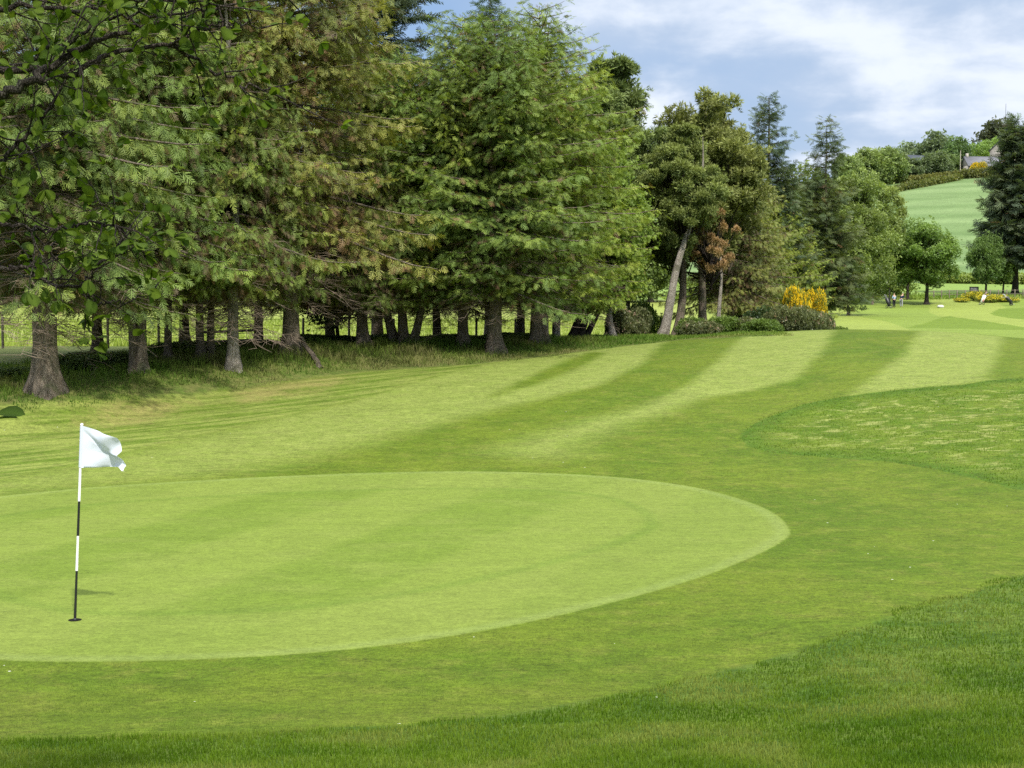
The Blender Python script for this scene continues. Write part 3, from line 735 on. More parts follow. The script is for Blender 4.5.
# pines at the end of the belt
tree('pine_tree', 'pine_dark', 610, 60, 12.0, 'dark rounded pine rising left of the gap of sky', G3, w=.95, trunk_r=.2, tint=(1, 1.05, 1), cz=0)
tree('pine_tree', 'pine_dark', 628, 64, 9.5, 'shorter dark pine right beside the feathery light green tree', G3, w=.75, trunk_r=.18, tint=(1.1, 1.15, 1))
tree('pine_tree', 'pine_dark', 661, 56.5, 6.9, 'dark pine on a pale curved leaning trunk at the crest', G3, w=.95, trunk_r=.20, lean=(1.7, 0), bark='bark_pale', bend=.26, tint=(1.3, 1.25, 1.1), coff=(.9, .6), cz=1.7, seed=33, flare=1.3, th=8.0)
tree('pine_tree', 'pine_dark', 677, 59.5, 7.6, 'dark pine with straight shaded trunk just right of the leaning one', G3, w=.8, trunk_r=.20, lean=(.5, 0), bark='bark', tint=(1.0, 1.0, .9), seed=34, coff=(.2, .8), cz=1.0)
tree('pine_tree', 'pine', 702, 61, 10.8, 'olive brown pine with the highest bushy top above the leaning trunk', G3, w=1.0, trunk_r=.2, tint=(1, 1, 1), seed=35)
tree('pine_tree', 'brown', 730, 64, 9.8, 'olive pine right of the highest brown top', G3, w=.95, trunk_r=.2, tint=(.85, .95, .95), seed=36)
tree('rusty_pine', 'rusty', 719, 59, 5.3, 'small tree with rust red dying needles right of the leaning trunk', G3, w=.72, trunk_r=.10, bark='bark_pale', tint=(1, 1, 1), seed=37, cz=.3, coff=(-.35, 0))
tree('spruce_tree', 'blue', 766, 76, 13.6, 'grey green spruce with open top behind the olive pines', G3, w=1.0, trunk_r=.2, tint=(1.1, 1.15, 1), bend=.05)
tree('spruce_tree', 'green_b', 754, 68, 8.9, 'bushy olive green conifer reaching the ground right of the rusty tree', G3, w=.85, trunk_r=.15, tint=(1.05, .98, 1.0), seed=39, cz=-1.2)
tree('spruce_tree', 'green_b', 786, 76, 8.6, 'bushy green conifer above the dark hollow before the yellow gorse', G3, w=.9, trunk_r=.15, tint=(1.1, 1.1, 1.0), seed=40, cz=-1.2)
tree('spruce_tree', 'spire', 824, 96, 14.6, 'pointed open spruce spire standing alone above the green trees', G3, w=1.0, trunk_r=.2, tint=(1, 1, 1), bend=.03)
tree('pine_tree', 'mass_b', 812, 100, 11.2, 'leafy green tree below the pointed spire', G3, w=1.0, trunk_r=.15, tint=(.85, .9, .95), seed=42)
tree('broadleaf_tree', 'mass_b', 848, 140, 13.8, 'leafy green tree right of the pointed spire', G3, w=1.0, trunk_r=.15, tint=(.9, .95, 1.0), seed=43)
tree('broadleaf_tree', 'airy', 872, 172, 14.0, 'pale airy tree left of the two golfers', G4, w=1.0, trunk_r=.12, tint=(.9, .95, .9), seed=44)
tree('birch_tree', 'airy', 889, 176, 13.6, 'narrow pale birch straight above the golfers', G4, w=.75, trunk_r=.1, bark='bark_pale', tint=(1.05, 1.05, 1), seed=45)
tree('broadleaf_tree', 'round', 926, 172, 10.0, 'round crowned tree on a short trunk in front of the hill field', G4, w=1.0, trunk_r=.25, tint=(.85, .95, .9), seed=46, bark='bark_dark')
tree('broadleaf_tree', 'round', 907, 184, 9.0, 'smaller tree tucked left of the round crowned one', G4, w=.8, trunk_r=.2, tint=(.95, 1.0, .9), seed=47, bark='bark_dark')
tree('dark_spruce', 'dark_spruce', 1014, 196, 24.5, 'big dark spruce with shelving boughs at the right edge', G4, w=1.0, trunk_r=.45, tint=(1.15, 1.2, 1.2), seed=48, bark='bark_dark', bend=.1)
tree('dark_spruce', 'dark_spruce', 1040, 200, 23, 'dark spruce partly cut by the right edge of the picture', G4, w=1.0, trunk_r=.4, tint=(1, 1, 1), seed=49, bark='bark_dark')
tree('broadleaf_tree', 'round', 985, 192, 8.4, 'small dark tree with clear trunk under the left boughs of the big spruce', G4, w=.75, trunk_r=.18, tint=(.7, .8, .85), seed=50, bark='bark_dark')
tree('broadleaf_tree', 'round', 1002, 194, 7.6, 'small tree between the dark little tree and the spruce trunks', G4, w=.7, trunk_r=.15, tint=(.85, .9, .85), seed=51, bark='bark_dark')
# beyond the pasture on the left
lefts = [(-60, 165, 9, 'hedgerow tree beyond the pasture at the far left edge'), (40, 172, 10, 'hedgerow tree beyond the pasture behind the thickest trunk'), (120, 168, 9.5, 'hedgerow tree beyond the pasture behind the twin stems'),
         (200, 175, 11, 'hedgerow tree beyond the pasture behind the crooked trunk'), (275, 170, 9.5, 'hedgerow tree beyond the pasture left of the ivied trunk'), (345, 176, 10.5, 'hedgerow tree beyond the pasture left of the clean grey trunk'),
         (430, 170, 10, 'hedgerow tree beyond the pasture behind the V stemmed tree'), (510, 178, 10, 'hedgerow tree beyond the pasture behind the tall domed tree'), (585, 174, 9, 'hedgerow tree beyond the pasture behind the arching stems'), (650, 178, 8, 'hedgerow tree beyond the pasture seen in the gap of sky')]
for i, (px, Y, H, lb) in enumerate(lefts):
    tree('hedgerow_tree', 'far_round', px, Y, H, lb, 'hedgerow trees beyond the pasture', w=.9 + .1 * (i % 3), trunk_r=.3, tint=(.9 + .1 * (i % 2), 1, .9), seed=60 + i, nobranch=True)
# hilltop
hts = [(846, 430, 10, 'far_round', (1.0, 1.05, 1), 'pale broadleaf at the left end of the hilltop trees'), (868, 436, 11.5, 'far_round', (1.1, 1.12, 1), 'wide domed yellow green tree at the left of the hilltop'),
       (884, 440, 11.0, 'far_round', (1.05, 1.1, 1), 'domed tree right of the wide yellow green one on the hill'), (899, 446, 8.0, 'far_small', (1, 1, 1), 'small tree in front of the dark shed on the hill'),
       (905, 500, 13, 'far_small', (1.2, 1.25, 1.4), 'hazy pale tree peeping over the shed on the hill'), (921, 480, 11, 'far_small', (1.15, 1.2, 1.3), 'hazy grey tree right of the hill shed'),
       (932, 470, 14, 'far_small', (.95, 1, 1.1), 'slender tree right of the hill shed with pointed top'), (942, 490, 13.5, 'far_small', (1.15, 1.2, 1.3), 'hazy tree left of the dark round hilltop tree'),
       (925, 448, 7.5, 'far_small', (.95, 1, .95), 'low bushy tree on the hedge right of the shed'), (938, 446, 8, 'far_small', (1, 1.05, .95), 'low bushy tree beside the pale pole on the hill'),
       (912, 445, 6.5, 'far_small', (.9, .95, .9), 'lowest bushy tree on the hedge below the shed'),
       (953, 462, 16, 'far_small', (.75, .95, .7), 'tall dark green tree left of the hill house'), (948, 455, 10, 'far_round', (.75, .85, .8), 'dark spreading tree at the foot of the tall one by the hill house'),
       (972, 480, 15, 'far_round', (.9, 1.1, .7), 'bright green tree behind the roof of the hill house'), (986, 490, 17, 'far_round', (.9, 1.1, .7), 'large green tree above the chimney end of the hill house'),
       (1000, 485, 18, 'far_round', (.95, 1.15, .75), 'large bright tree right of the hill house'), (1018, 480, 21, 'far_round', (.85, 1.05, .7), 'highest green tree at the right edge of the hilltop'),
       (1036, 470, 18, 'far_round', (.8, 1, .7), 'green tree cut off by the right edge on the hilltop'), (996, 520, 33, 'far_small', (.55, .5, .6), 'dark bare looking tree poking above the hilltop greenery')]
for i, (px, Y, H, kd, tn, lb) in enumerate(hts):
    if i >= 11: H *= .72
    if i == len(hts) - 1: H *= .82
    tree('hilltop_tree', kd, px, Y, H, lb, G5, trunk_r=.35, tint=tn, seed=90 + i, nobranch=True)

# ------------------------------------------------------------------ dead props and small boughs of the front row
def pxp(u, v, Y):
    """the point at depth Y that picture point (u, v) looks at"""
    b = (384 - v) / F; dy = CP + b * SP
    return np.array([(u - 512) / F / dy * Y, Y, CAMZ + (-SP + b * CP) / dy * Y])
def stick(name, pts, rad, mat, label, cat):
    T = Tubes(); pts = np.array(pts, float); t = np.linspace(0, 1, len(pts)); tt = np.linspace(0, 1, 14)
    p = np.stack([np.interp(tt, t, pts[:, i]) for i in range(3)], 1)
    p += np.random.default_rng(len(label)).normal(size=p.shape) * rad * .25
    T.add(p, rad * (1 - .5 * tt), 7); o = T.obj(name, M[mat]); tag(o, label, cat); return o
X0 = pxp(322, 366, 40.6); X0[2] = tz(X0[0], X0[1]) - .05
stick('dead_log', [X0, pxp(305, 346, 41.5), pxp(300, 335, 41.7)], .09, 'bark', 'dead stub of log leaning against the foot of the ivied trunk', 'log')
stick('dead_limb', [pxp(262, 290, 40.6), pxp(272, 268, 40.6), pxp(279, 247, 40.8)], .075, 'bark_pale', 'pale broken limb hanging upright in the boughs left of the ivied trunk', 'dead limb')

# ------------------------------------------------------------------ grass blades
def blades(name, P, h, w, cols, label, kind='stuff', cat=None, lean=.45, seed=0, seg=True):
    rg = np.random.default_rng(seed); n = len(P)
    a = rg.uniform(0, 2 * math.pi, n); s = np.stack([np.cos(a), np.sin(a), np.zeros(n)], 1)
    b = rg.uniform(0, 2 * math.pi, n); d = np.stack([np.cos(b), np.sin(b), np.zeros(n)], 1) * (lean * rg.random(n))[:, None] * h[:, None]
    up = np.array([0, 0, 1.])
    if seg:
        v = np.stack([P - s * w[:, None], P + s * w[:, None], P + d * .35 + up * h[:, None] * .55 + s * w[:, None] * .8, P + d * .35 + up * h[:, None] * .55 - s * w[:, None] * .8, P + d + up * h[:, None] * (1 - lean * .3)], 1)
        i = np.arange(n)[:, None] * 5
        q = i + np.array([[0, 1, 2, 3]]); t = i + np.array([[3, 2, 4]]); fc = [q, t]; nv = 5
        tc = np.array([.7, .7, 1, 1, 1.25])
    else:
        v = np.stack([P - s * w[:, None], P + s * w[:, None], P + d + up * h[:, None]], 1)
        fc = np.arange(n * 3).reshape(-1, 3); nv = 3; tc = np.array([.8, .8, 1.2])
    c = np.repeat(cols[:, None], nv, 1) * tc[None, :, None]
    o = mesh_obj(name, v.reshape(-1, 3), fc, M['blade'], cols=np.clip(c.reshape(-1, 3), 0, 1))
    tag(o, label, cat, None, kind); return o
def sample(n, x0, x1, y0, y1, test, seed, power=0.0):
    rg = np.random.default_rng(seed); x = rg.uniform(x0, x1, n); y = rg.uniform(y0, y1, n)
    if power:
        u = rg.random(n); y = (y0 ** (1 - power) + u * (y1 ** (1 - power) - y0 ** (1 - power))) ** (1 / (1 - power))
        x = x * y / y1
    m = test(x, y); x, y = x[m], y[m]
    return np.stack([x, y, terrain(x, y) - .002], 1)
def mixcol(n, cs, seed, P=None, sc_=1.0):
    rg = np.random.default_rng(seed); cs = np.array(cs)
    k = vnoise(P[:, 0] * sc_, P[:, 1] * sc_, seed) * .6 + vnoise(P[:, 0] * sc_ * 3, P[:, 1] * sc_ * 3, seed + 1) * .4 if P is not None else rg.random(n)
    k = np.clip((k - .5) * 1.9 + .5 + rg.normal(size=n) * .12, 0, .999) * (len(cs) - 1)
    i = k.astype(int); f = (k - i)[:, None]
    return (cs[i] * (1 - f) + cs[i + 1] * f) * rg.uniform(.8, 1.2, (n, 1))
def grass():
    rg = np.random.default_rng(5)
    wav = lambda x, y: (vnoise(x * 2, y * 2, 7) - .5) * .35
    P = sample(760000, -30, 30, 6.5, 30, lambda x, y: poly_sd(x, y, FRONT) + wav(x, y) > 0, 1, 1.6)
    n = len(P)
    blades('rough_grass', P, rg.uniform(.018, .055, n), rg.uniform(.0016, .0032, n) * (P[:, 1] / 10), mixcol(n, [(.060, .122, .005), (.092, .160, .009), (.125, .190, .018), (.175, .215, .040)], 3, P, 1.3), 'short rough grass in the foreground bank', seed=2)
    P = sample(260000, -16, 16, 8.5, 17, lambda x, y: (poly_sd(x, y, FRONT) < 0.1) & (poly_sd(x, y, GREEN) < -.02) & (y < 10.5 + 6.5 * vnoise(x * 991.7, y * 877.3, 2)), 4, 1.6)
    n = len(P)
    blades('apron_grass', P, rg.uniform(.010, .022, n), rg.uniform(.0014, .0024, n) * (P[:, 1] / 12), mixcol(n, [(.085, .140, .018), (.125, .175, .028), (.17, .20, .055)], 8, P, 1.5), 'closely mown apron turf before the green', seed=3, seg=False)
    P = sample(150000, 3, 26, 19, 42, lambda x, y: poly_sd(x, y, PATCH) + wav(x, y) > 0, 6)
    n = len(P); P[:, 2] -= .01; sdp = poly_sd(P[:, 0], P[:, 1], PATCH)
    k = vnoise(P[:, 0] * .9, P[:, 1] * 2.2, 12)
    c = mixcol(n, [(.062, .128, .005), (.098, .165, .008), (.155, .210, .020)], 9, P, .8); c[k > .62] = np.array([.250, .285, .070]) * rg.uniform(.8, 1.2, (int((k > .62).sum()), 1))
    c *= np.clip(.62 + .5 * sdp, .62, 1)[:, None] * np.array([[1, 1, 1]])
    blades('patch_grass', P, rg.uniform(.025, .06, n), rg.uniform(.003, .007, n), c, 'longer grass of the rough patch right of the fairway', seed=4)
    LE_ = LONG_EDGE
    def lg(x, y):
        d = line_sd(x, y, LE_); return (d + (vnoise(x * 1.2, y * 1.2, 4) - .5) * 1.3 > .1) & (d < 7) & (x < 9.5)
    P = sample(330000, -22, 16, 24, 66, lg, 10)
    n = len(P); d = line_sd(P[:, 0], P[:, 1], LE_); cl = vnoise(P[:, 0] * 1.4, P[:, 1] * 1.4, 21)
    h = (.08 + .30 * np.clip(d / 2.0, 0, 1) * (cl + .25)) * rg.uniform(.6, 1.2, n) * np.clip(1 - P[:, 0] * .07, .35, 1)
    blades('long_grass', P, h, rg.uniform(.005, .011, n), mixcol(n, [(.080, .15, .020), (.115, .19, .028), (.155, .205, .040), (.22, .215, .080)], 11, P, .5), 'long unmown grass on the bank below the trees', seed=5, lean=.8)
    P = sample(60000, -90, 30, 58, 130, lambda x, y: x < y * .13 - 2, 15)
    n = len(P)
    blades('pasture_grass', P, rg.uniform(.2, .45, n), rg.uniform(.02, .05, n), mixcol(n, [(.16, .22, .035), (.22, .29, .05), (.27, .31, .075)], 12, P, .2), 'bright tall grass of the pasture behind the trees', seed=6, lean=.6, seg=False)
    def edge(x, y): return (np.abs(y - (170 + (x - 50) * .12) ) < 6)
    P = sample(30000, 20, 100, 175, 205, lambda x, y: (np.abs(y - 190 - (vnoise(x * .1, y * 0, 3) - .5) * 6) < 6), 16)
    n = len(P)
    blades('far_rough_grass', P, rg.uniform(.2, .5, n), rg.uniform(.04, .09, n), mixcol(n, [(.12, .20, .03), (.20, .28, .05), (.28, .32, .08)], 13, P, .1), 'tall rough grass behind the golfers', seed=7, lean=.6, seg=False)
grass()

# ------------------------------------------------------------------ shrubs, gorse, hedges
def shrub_mesh(seed, greens, flowers=None, n=2600, leaf=.07, rad=1.0, hgt=.8, fl=.0):
    rg = np.random.default_rng(seed); nl = 9
    P = []; A = []
    for i in range(nl):
        a = rg.uniform(0, 6.28); q = rg.uniform(0, .75) * rad
        c = np.array([math.cos(a) * q, math.sin(a) * q, hgt * rg.uniform(.3, .7)]); m = n // nl
        w = norm(rg.normal(size=(m, 3))) * (rg.random((m, 1)) ** .3) * np.array([rad * .5, rad * .5, hgt * .45]); P.append(c + w); A.append(w + rg.normal(size=w.shape) * .1)
    P, A = np.vstack(P), np.vstack(A); P[:, 2] = np.maximum(P[:, 2], .02)
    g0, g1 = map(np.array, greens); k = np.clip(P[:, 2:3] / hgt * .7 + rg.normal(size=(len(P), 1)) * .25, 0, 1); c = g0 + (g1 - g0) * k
    if flowers is not None:
        m = (rg.random(len(P)) < fl) & (P[:, 2] > hgt * .35); c[m] = np.array(flowers) * rg.uniform(.8, 1.1, (int(m.sum()), 1))
    v, f, cc = scatter(LEAFC[0], LEAFC[1], P, A, rg.normal(size=P.shape), leaf * rg.uniform(.7, 1.3, len(P)), c, LEAFC[2])
    T = Tubes()
    for i in range(9):
        a = rg.uniform(0, 6.28); T.add([(0, 0, -.05), (math.cos(a) * rad * .3, math.sin(a) * rad * .3, hgt * .4), (math.cos(a) * rad * .55, math.sin(a) * rad * .55, hgt * .8)], [.03, .02, .008], 4)
    return mesh_obj('foliage', v, f, M['leaf'], link=False, cols=np.clip(c if False else cc, 0, 1)), T.mesh('stems', M['bark_dark'])
SH = {'grey': shrub_mesh(1, ((.07, .09, .035), (.19, .21, .09)), (.42, .30, .22), fl=.05), 'dark': shrub_mesh(2, ((.020, .045, .016), (.070, .110, .035))),
      'green': shrub_mesh(3, ((.06, .11, .02), (.17, .25, .05))), 'gorse': shrub_mesh(4, ((.08, .12, .02), (.18, .22, .04)), (.85, .60, .02), n=5200, leaf=.045, fl=.5),
      'gorse_full': shrub_mesh(5, ((.12, .17, .03), (.24, .27, .05)), (.80, .66, .05), fl=.38, n=1500), 'bramble': shrub_mesh(6, ((.055, .095, .030), (.140, .190, .055)), hgt=.7)}
def shrub(kind, px, Y, w, h, label, group, tint=(1, 1, 1), name='shrub', cat='shrub', dz=0):
    X = (px - 512) / F * Y; e = empty(name, (X, Y, tz(X, Y) + dz)); tag(e, label, cat, group)
    f, s = SH[kind]
    for nm, me in (('foliage', f), ('stems', s)):
        if nm == 'stems' and Y > 100: continue
        o = link(nm, me, e); o.scale = (w, w * .9, h / .8); o.rotation_euler = (0, 0, (px * 1.7 + Y) % 6.28); o.color = (*tint, 1)
    return e
GS = 'low shrubs along the crest of the fairway'
for px, Y, w, h, kd, lb in [(622, 58, 1.2, 1.3, 'grey', 'greyish shrub at the foot of the light green leaning tree'), (640, 60, 1.2, 1.5, 'green', 'green shrub left of the pale leaning trunk'),
        (634, 57, .8, .7, 'grey', 'pinkish low shrub between feathery tree and leaning trunk'), (692, 57, .9, .7, 'green', 'shrub right of the shaded straight trunk'),
        (706, 56, .9, .6, 'grey', 'pale shrub left of the rust red tree'), (728, 57, 1.0, .7, 'green', 'dark green shrub below the rust red tree'),
        (745, 57, 1.0, .7, 'grey', 'pinkish grey shrub right of the rust red tree'), (768, 58, 1.1, 1.1, 'dark', 'dark shrub in the hollow below the bushy conifer'),
        (760, 56, .9, .55, 'green', 'low green shrub in front of the dark one at the crest'), (786, 57, 1.0, 1.1, 'grey', 'greyish shrub below the yellow gorse'),
        (805, 58, 1.15, 1.15, 'grey', 'broad pale shrub in front of the gorse'), (822, 60, .9, 1.0, 'grey', 'rounded grey shrub right of the gorse'), (838, 63, .8, .6, 'green', 'last small shrub at the right end of the belt')]:
    shrub(kd, px, Y, w, h, lb, GS, dz=max(0, .9 - tz((px - 512) / F * Y, Y)) * .3)
shrub('gorse', 797, 61.5, .75, 1.95, 'gorse bush covered in yellow flowers above the broad pale shrub', 'gorse bushes in flower', name='gorse_bush', cat='gorse')
shrub('gorse', 817, 63, .7, 2.0, 'taller gorse bush with yellow flowers, right one of the pair at the belt end', 'gorse bushes in flower', name='gorse_bush', cat='gorse')
shrub('green', 778, 72, 2.0, 2.9, 'light green bush left of the yellow gorse', GS, tint=(1.15, 1.15, 1))
for i, (px, lb) in enumerate([(962, 'low gorse hedge bush left of the white golf bag'), (974, 'low gorse hedge bush just behind the white golf bag'), (986, 'low gorse hedge bush right of the white golf bag'), (996, 'low gorse hedge bush midway between the two golf bags'), (1005, 'low gorse hedge bush left of the black golf bag')]):
    shrub('gorse_full', px, 178 + 3 * (i % 2), 1.2 + .3 * (i % 3), .55 + .2 * ((i * 3) % 4), lb, 'low yellow gorse on the far fairway', name='gorse_bush', cat='gorse')
shrub('gorse', 977, 444, 3.6, 4.2, 'big yellow gorse bush in front of the hill house', 'gorse on the hill', name='gorse_bush', cat='gorse')
GB = 'brambles under the front row of trees'
bl = [(8, 36, 'bramble mound left of the thickest trunk'), (80, 38, 'bramble mound right of the thickest trunk'), (108, 40, 'bramble heap below the low spreading boughs'), (182, 43, 'bramble mound between slim mossy and crooked trunk'), (252, 44, 'bramble mound right of the short pale trunk'),
      (318, 47, 'bramble mound beside the ivied trunk'), (340, 48, 'bramble mound left of the clean grey trunk'), (385, 49, 'bramble mound left of the V stems'), (432, 49, 'bramble mound right of the V stems'), (448, 49.5, 'bramble heap behind the pale trunk of the bright spruce'), (480, 49, 'bramble mound between pale and broad trunk'), (516, 50, 'bramble mound right of the broad rugged trunk'), (590, 56, 'bramble mound right of the arching stems')]
for i, (px, Y, lb) in enumerate(bl):
    shrub('bramble', px, Y, .95 + .2 * (i % 3), .30 + .08 * (i % 2), lb, GB, name='bramble_bush', cat='bramble', tint=(1, 1, 1.1))

def hedge(name, pts, h, w, greens, label, seed, n, leaf, cat='hedge'):
    rg = np.random.default_rng(seed); pts = np.array(pts, float); cum = np.concatenate([[0], np.cumsum(np.linalg.norm(np.diff(pts, axis=0), axis=1))])
    s = rg.uniform(0, cum[-1], n); x = np.interp(s, cum, pts[:, 0]); y = np.interp(s, cum, pts[:, 1])
    hh = h * (.7 + .6 * vnoise(s * .15, s * 0, seed)); x = x + rg.normal(size=n) * w; y = y + rg.normal(size=n) * w
    z = terrain(x, y) + rg.random(n) ** .7 * hh
    g0, g1 = map(np.array, greens); k = np.clip(vnoise(s * .1, s * 0 + 3, seed + 1)[:, None] + rg.normal(size=(n, 1)) * .25, 0, 1)
    v, f, c = scatter(LEAFC[0], LEAFC[1], np.stack([x, y, z], 1), rg.normal(size=(n, 3)), rg.normal(size=(n, 3)), leaf * rg.uniform(.7, 1.3, n), g0 + (g1 - g0) * k, LEAFC[2])
    o = mesh_obj(name, v, f, M['leaf'], cols=np.clip(c, 0, 1)); tag(o, label, cat); return o
hp = lambda px, Y: ((px - 512) / F * Y, Y)
hedge('hill_hedge', [hp(800, 437), hp(880, 440), hp(940, 441), hp(1040, 436)], 2.2, .6, ((.10, .12, .04), (.22, .22, .06)), 'yellowish hedge along the top edge of the hill field', 1, 5000, .55)
hedge('hill_hedge', [hp(830, 415), hp(880, 412), hp(920, 424), hp(955, 436)], 1.6, .6, ((.09, .12, .03), (.24, .24, .06)), 'lower yellow green bank hedge slanting below the hilltop trees', 2, 3000, .5)
hedge('field_hedge', [hp(928, 262), hp(965, 258), hp(1040, 250)], 2.0, .8, ((.12, .18, .03), (.25, .31, .07)), 'light green hedge at the foot of the hill field', 3, 2600, .4)
hedge('field_hedge', [hp(690, 186), hp(800, 190), hp(905, 194)], 2.6, 1.2, ((.10, .16, .03), (.22, .28, .06)), 'leafy hedge bottom left of the golfers behind the belt end', 4, 5000, .3)

# ------------------------------------------------------------------ box helper and buildings
def box_vf(x0, x1, y0, y1, z0, z1):
    v = np.array([(x, y, z) for z in (z0, z1) for y in (y0, y1) for x in (x0, x1)], float)
    f = np.array([(0, 2, 3, 1), (4, 5, 7, 6), (0, 1, 5, 4), (2, 6, 7, 3), (0, 4, 6, 2), (1, 3, 7, 5)]); return v, f
class Boxes(Tubes):
    def box(s, *a): s.raw(*box_vf(*a))
    def obj(s, name, mat, parent=None): return mesh_obj(name, np.vstack(s.v), np.vstack(s.f), mat, parent)
M['slate'] = simple('grey_slate', (.17, .17, .19), 0.7, 0.2, 0.2, 1.0)
M['stone'] = simple('rendered_stone', (.38, .35, .31), 0.9, 0.1, 0.15, .8)
M['shed'] = simple('dark_cladding', (.055, .065, .085), 0.7, 0.2, 0.15, 1.0)
M['glass'] = simple('window_glass', (.03, .04, .05), 0.15, 0.5, 0.02)
def building(name, px, Y, W, D, Hh, Rh, wall, roof, label, rz=0, wins=3, chim=True, cat='house', dz=0):
    X = (px - 512) / F * Y; e = empty(name, (X, Y, tz(X, Y) + dz), rz); tag(e, label, cat, 'buildings on the hill')
    b = Boxes(); b.box(-W / 2, W / 2, -D / 2, D / 2, -2, Hh)
    v = np.array([(-W / 2, -D / 2, Hh), (-W / 2, D / 2, Hh), (-W / 2, 0, Hh + Rh - .12), (W / 2, -D / 2, Hh), (W / 2, D / 2, Hh), (W / 2, 0, Hh + Rh - .12)])
    o = mesh_obj('wall', np.vstack(b.v + [v]), [np.vstack(b.f), np.array([(8, 9, 10), (11, 13, 12)])], M[wall], e)
    ov = .4; rv = []; rf = []
    for s in (-1, 1):
        a = [(-W / 2 - ov, s * (D / 2 + ov), Hh - ov * Rh / (D / 2)), (W / 2 + ov, s * (D / 2 + ov), Hh - ov * Rh / (D / 2)), (W / 2 + ov, 0, Hh + Rh), (-W / 2 - ov, 0, Hh + Rh)]
        a += [(x, y, z + .18) for x, y, z in a]; k = len(rv); rv += a
        rf += [tuple(k + i for i in q) for q in ((0, 1, 2, 3), (4, 7, 6, 5), (0, 4, 5, 1), (1, 5, 6, 2), (2, 6, 7, 3), (3, 7, 4, 0))]
    r = mesh_obj('roof', np.array(rv), np.array(rf), M[roof], e)
    if chim:
        for s in (-1, 1):
            c = Boxes(); c.box(s * (W / 2 - .7) - .35, s * (W / 2 - .7) + .35, -.4, .4, Hh + Rh - .6, Hh + Rh + 1.1); c.obj('chimney', M['stone'], r)
    for i in range(wins):
        x = -W / 2 + (i + .5) * W / wins; wb = Boxes(); wb.box(x - .5, x + .5, -D / 2 - .06, -D / 2 + .02, Hh * .35, Hh * .35 + 1.3); w = wb.obj('window', M['white'], e)
        pb = Boxes(); pb.box(x - .4, x + .4, -D / 2 - .09, -D / 2 - .05, Hh * .35 + .1, Hh * .35 + 1.2); pb.obj('pane', M['glass'], w)
    return e
building('stone_house', 981, 452, 13, 7, 3.4, 3.0, 'stone', 'slate', 'low house with grey slate roof half hidden by trees on the hill', .08, 4, dz=-.8)
building('stone_house', 1001, 462, 8, 7, 5.0, 3.2, 'stone', 'slate', 'second house with pale gable right of the yellow gorse on the hill', .9, 2, dz=2.0)
building('farm_shed', 913, 458, 12, 9, 4.6, 2.0, 'shed', 'shed', 'dark blue grey farm shed among trees at the left of the hilltop', .35, 0, False, 'shed', dz=1.0)
def pole(px, Y, h, r, mat, name, label, cat, dz=0):
    X = (px - 512) / F * Y; T = Tubes(); z0 = tz(X, Y) - .2 + dz
    T.add([(X, Y, z0), (X, Y, z0 + h * .5), (X, Y, z0 + h)], [r, r * .9, r * .7], 7); o = T.obj(name, M[mat]); tag(o, label, cat); return o
pole(957, 440, 9, .16, 'bark_pale', 'utility_pole', 'pale wooden pole standing on the hill hedge below the tall dark tree', 'pole')
pole(1001, 521, 27, .09, 'black', 'radio_mast', 'thin mast rising above the hilltop trees near the right edge', 'mast')

# ------------------------------------------------------------------ fences behind the tree row
def fence(pts, n, h, label, rails, pr=.06):
    pts = np.array(pts, float); cum = np.concatenate([[0], np.cumsum(np.linalg.norm(np.diff(pts, axis=0), axis=1))]); s = np.linspace(0, cum[-1], n)
    x = np.interp(s, cum, pts[:, 0]); y = np.interp(s, cum, pts[:, 1]); z = terrain(x, y)
    e = empty('wooden_fence', (x[0], y[0], z[0])); tag(e, label, 'fence', 'fences behind the tree row'); o_ = np.array([x[0], y[0], z[0]])
    for i in range(n):
        T = Tubes(); p = np.array([x[i], y[i], z[i]]) - o_; T.add([p - (0, 0, .2), p + (0, 0, h * .6), p + (.01, 0, h), p + (.01, 0, h + .02)], [pr, pr, pr * .95, .01], 6); T.obj('post', M['wood'], e)
    for r, rr in rails:
        T = Tubes(); T.add(np.stack([x, y + pr, z + r], 1) - o_, np.full(n, rr), 4); T.obj('rail' if rr > .01 else 'wire', M['wood'], e)
fence([(-9.6, 43.0), (-7.9, 44)], 3, .8, 'short wooden rail fence behind the crooked trunk', [(.3, .04), (.6, .04)])
fence([(-24, 50), (-14, 53), (-4, 57), (5, 62)], 18, 1.15, 'long post and wire fence along the pasture edge', [(.4, .006), (.75, .006), (1.08, .006)], .05)
fence([hp(925, 185), hp(958, 187), hp(1030, 190)], 14, 1.1, 'distant post fence in front of the right hand spruces', [(.5, .03), (1.0, .03)], .08)

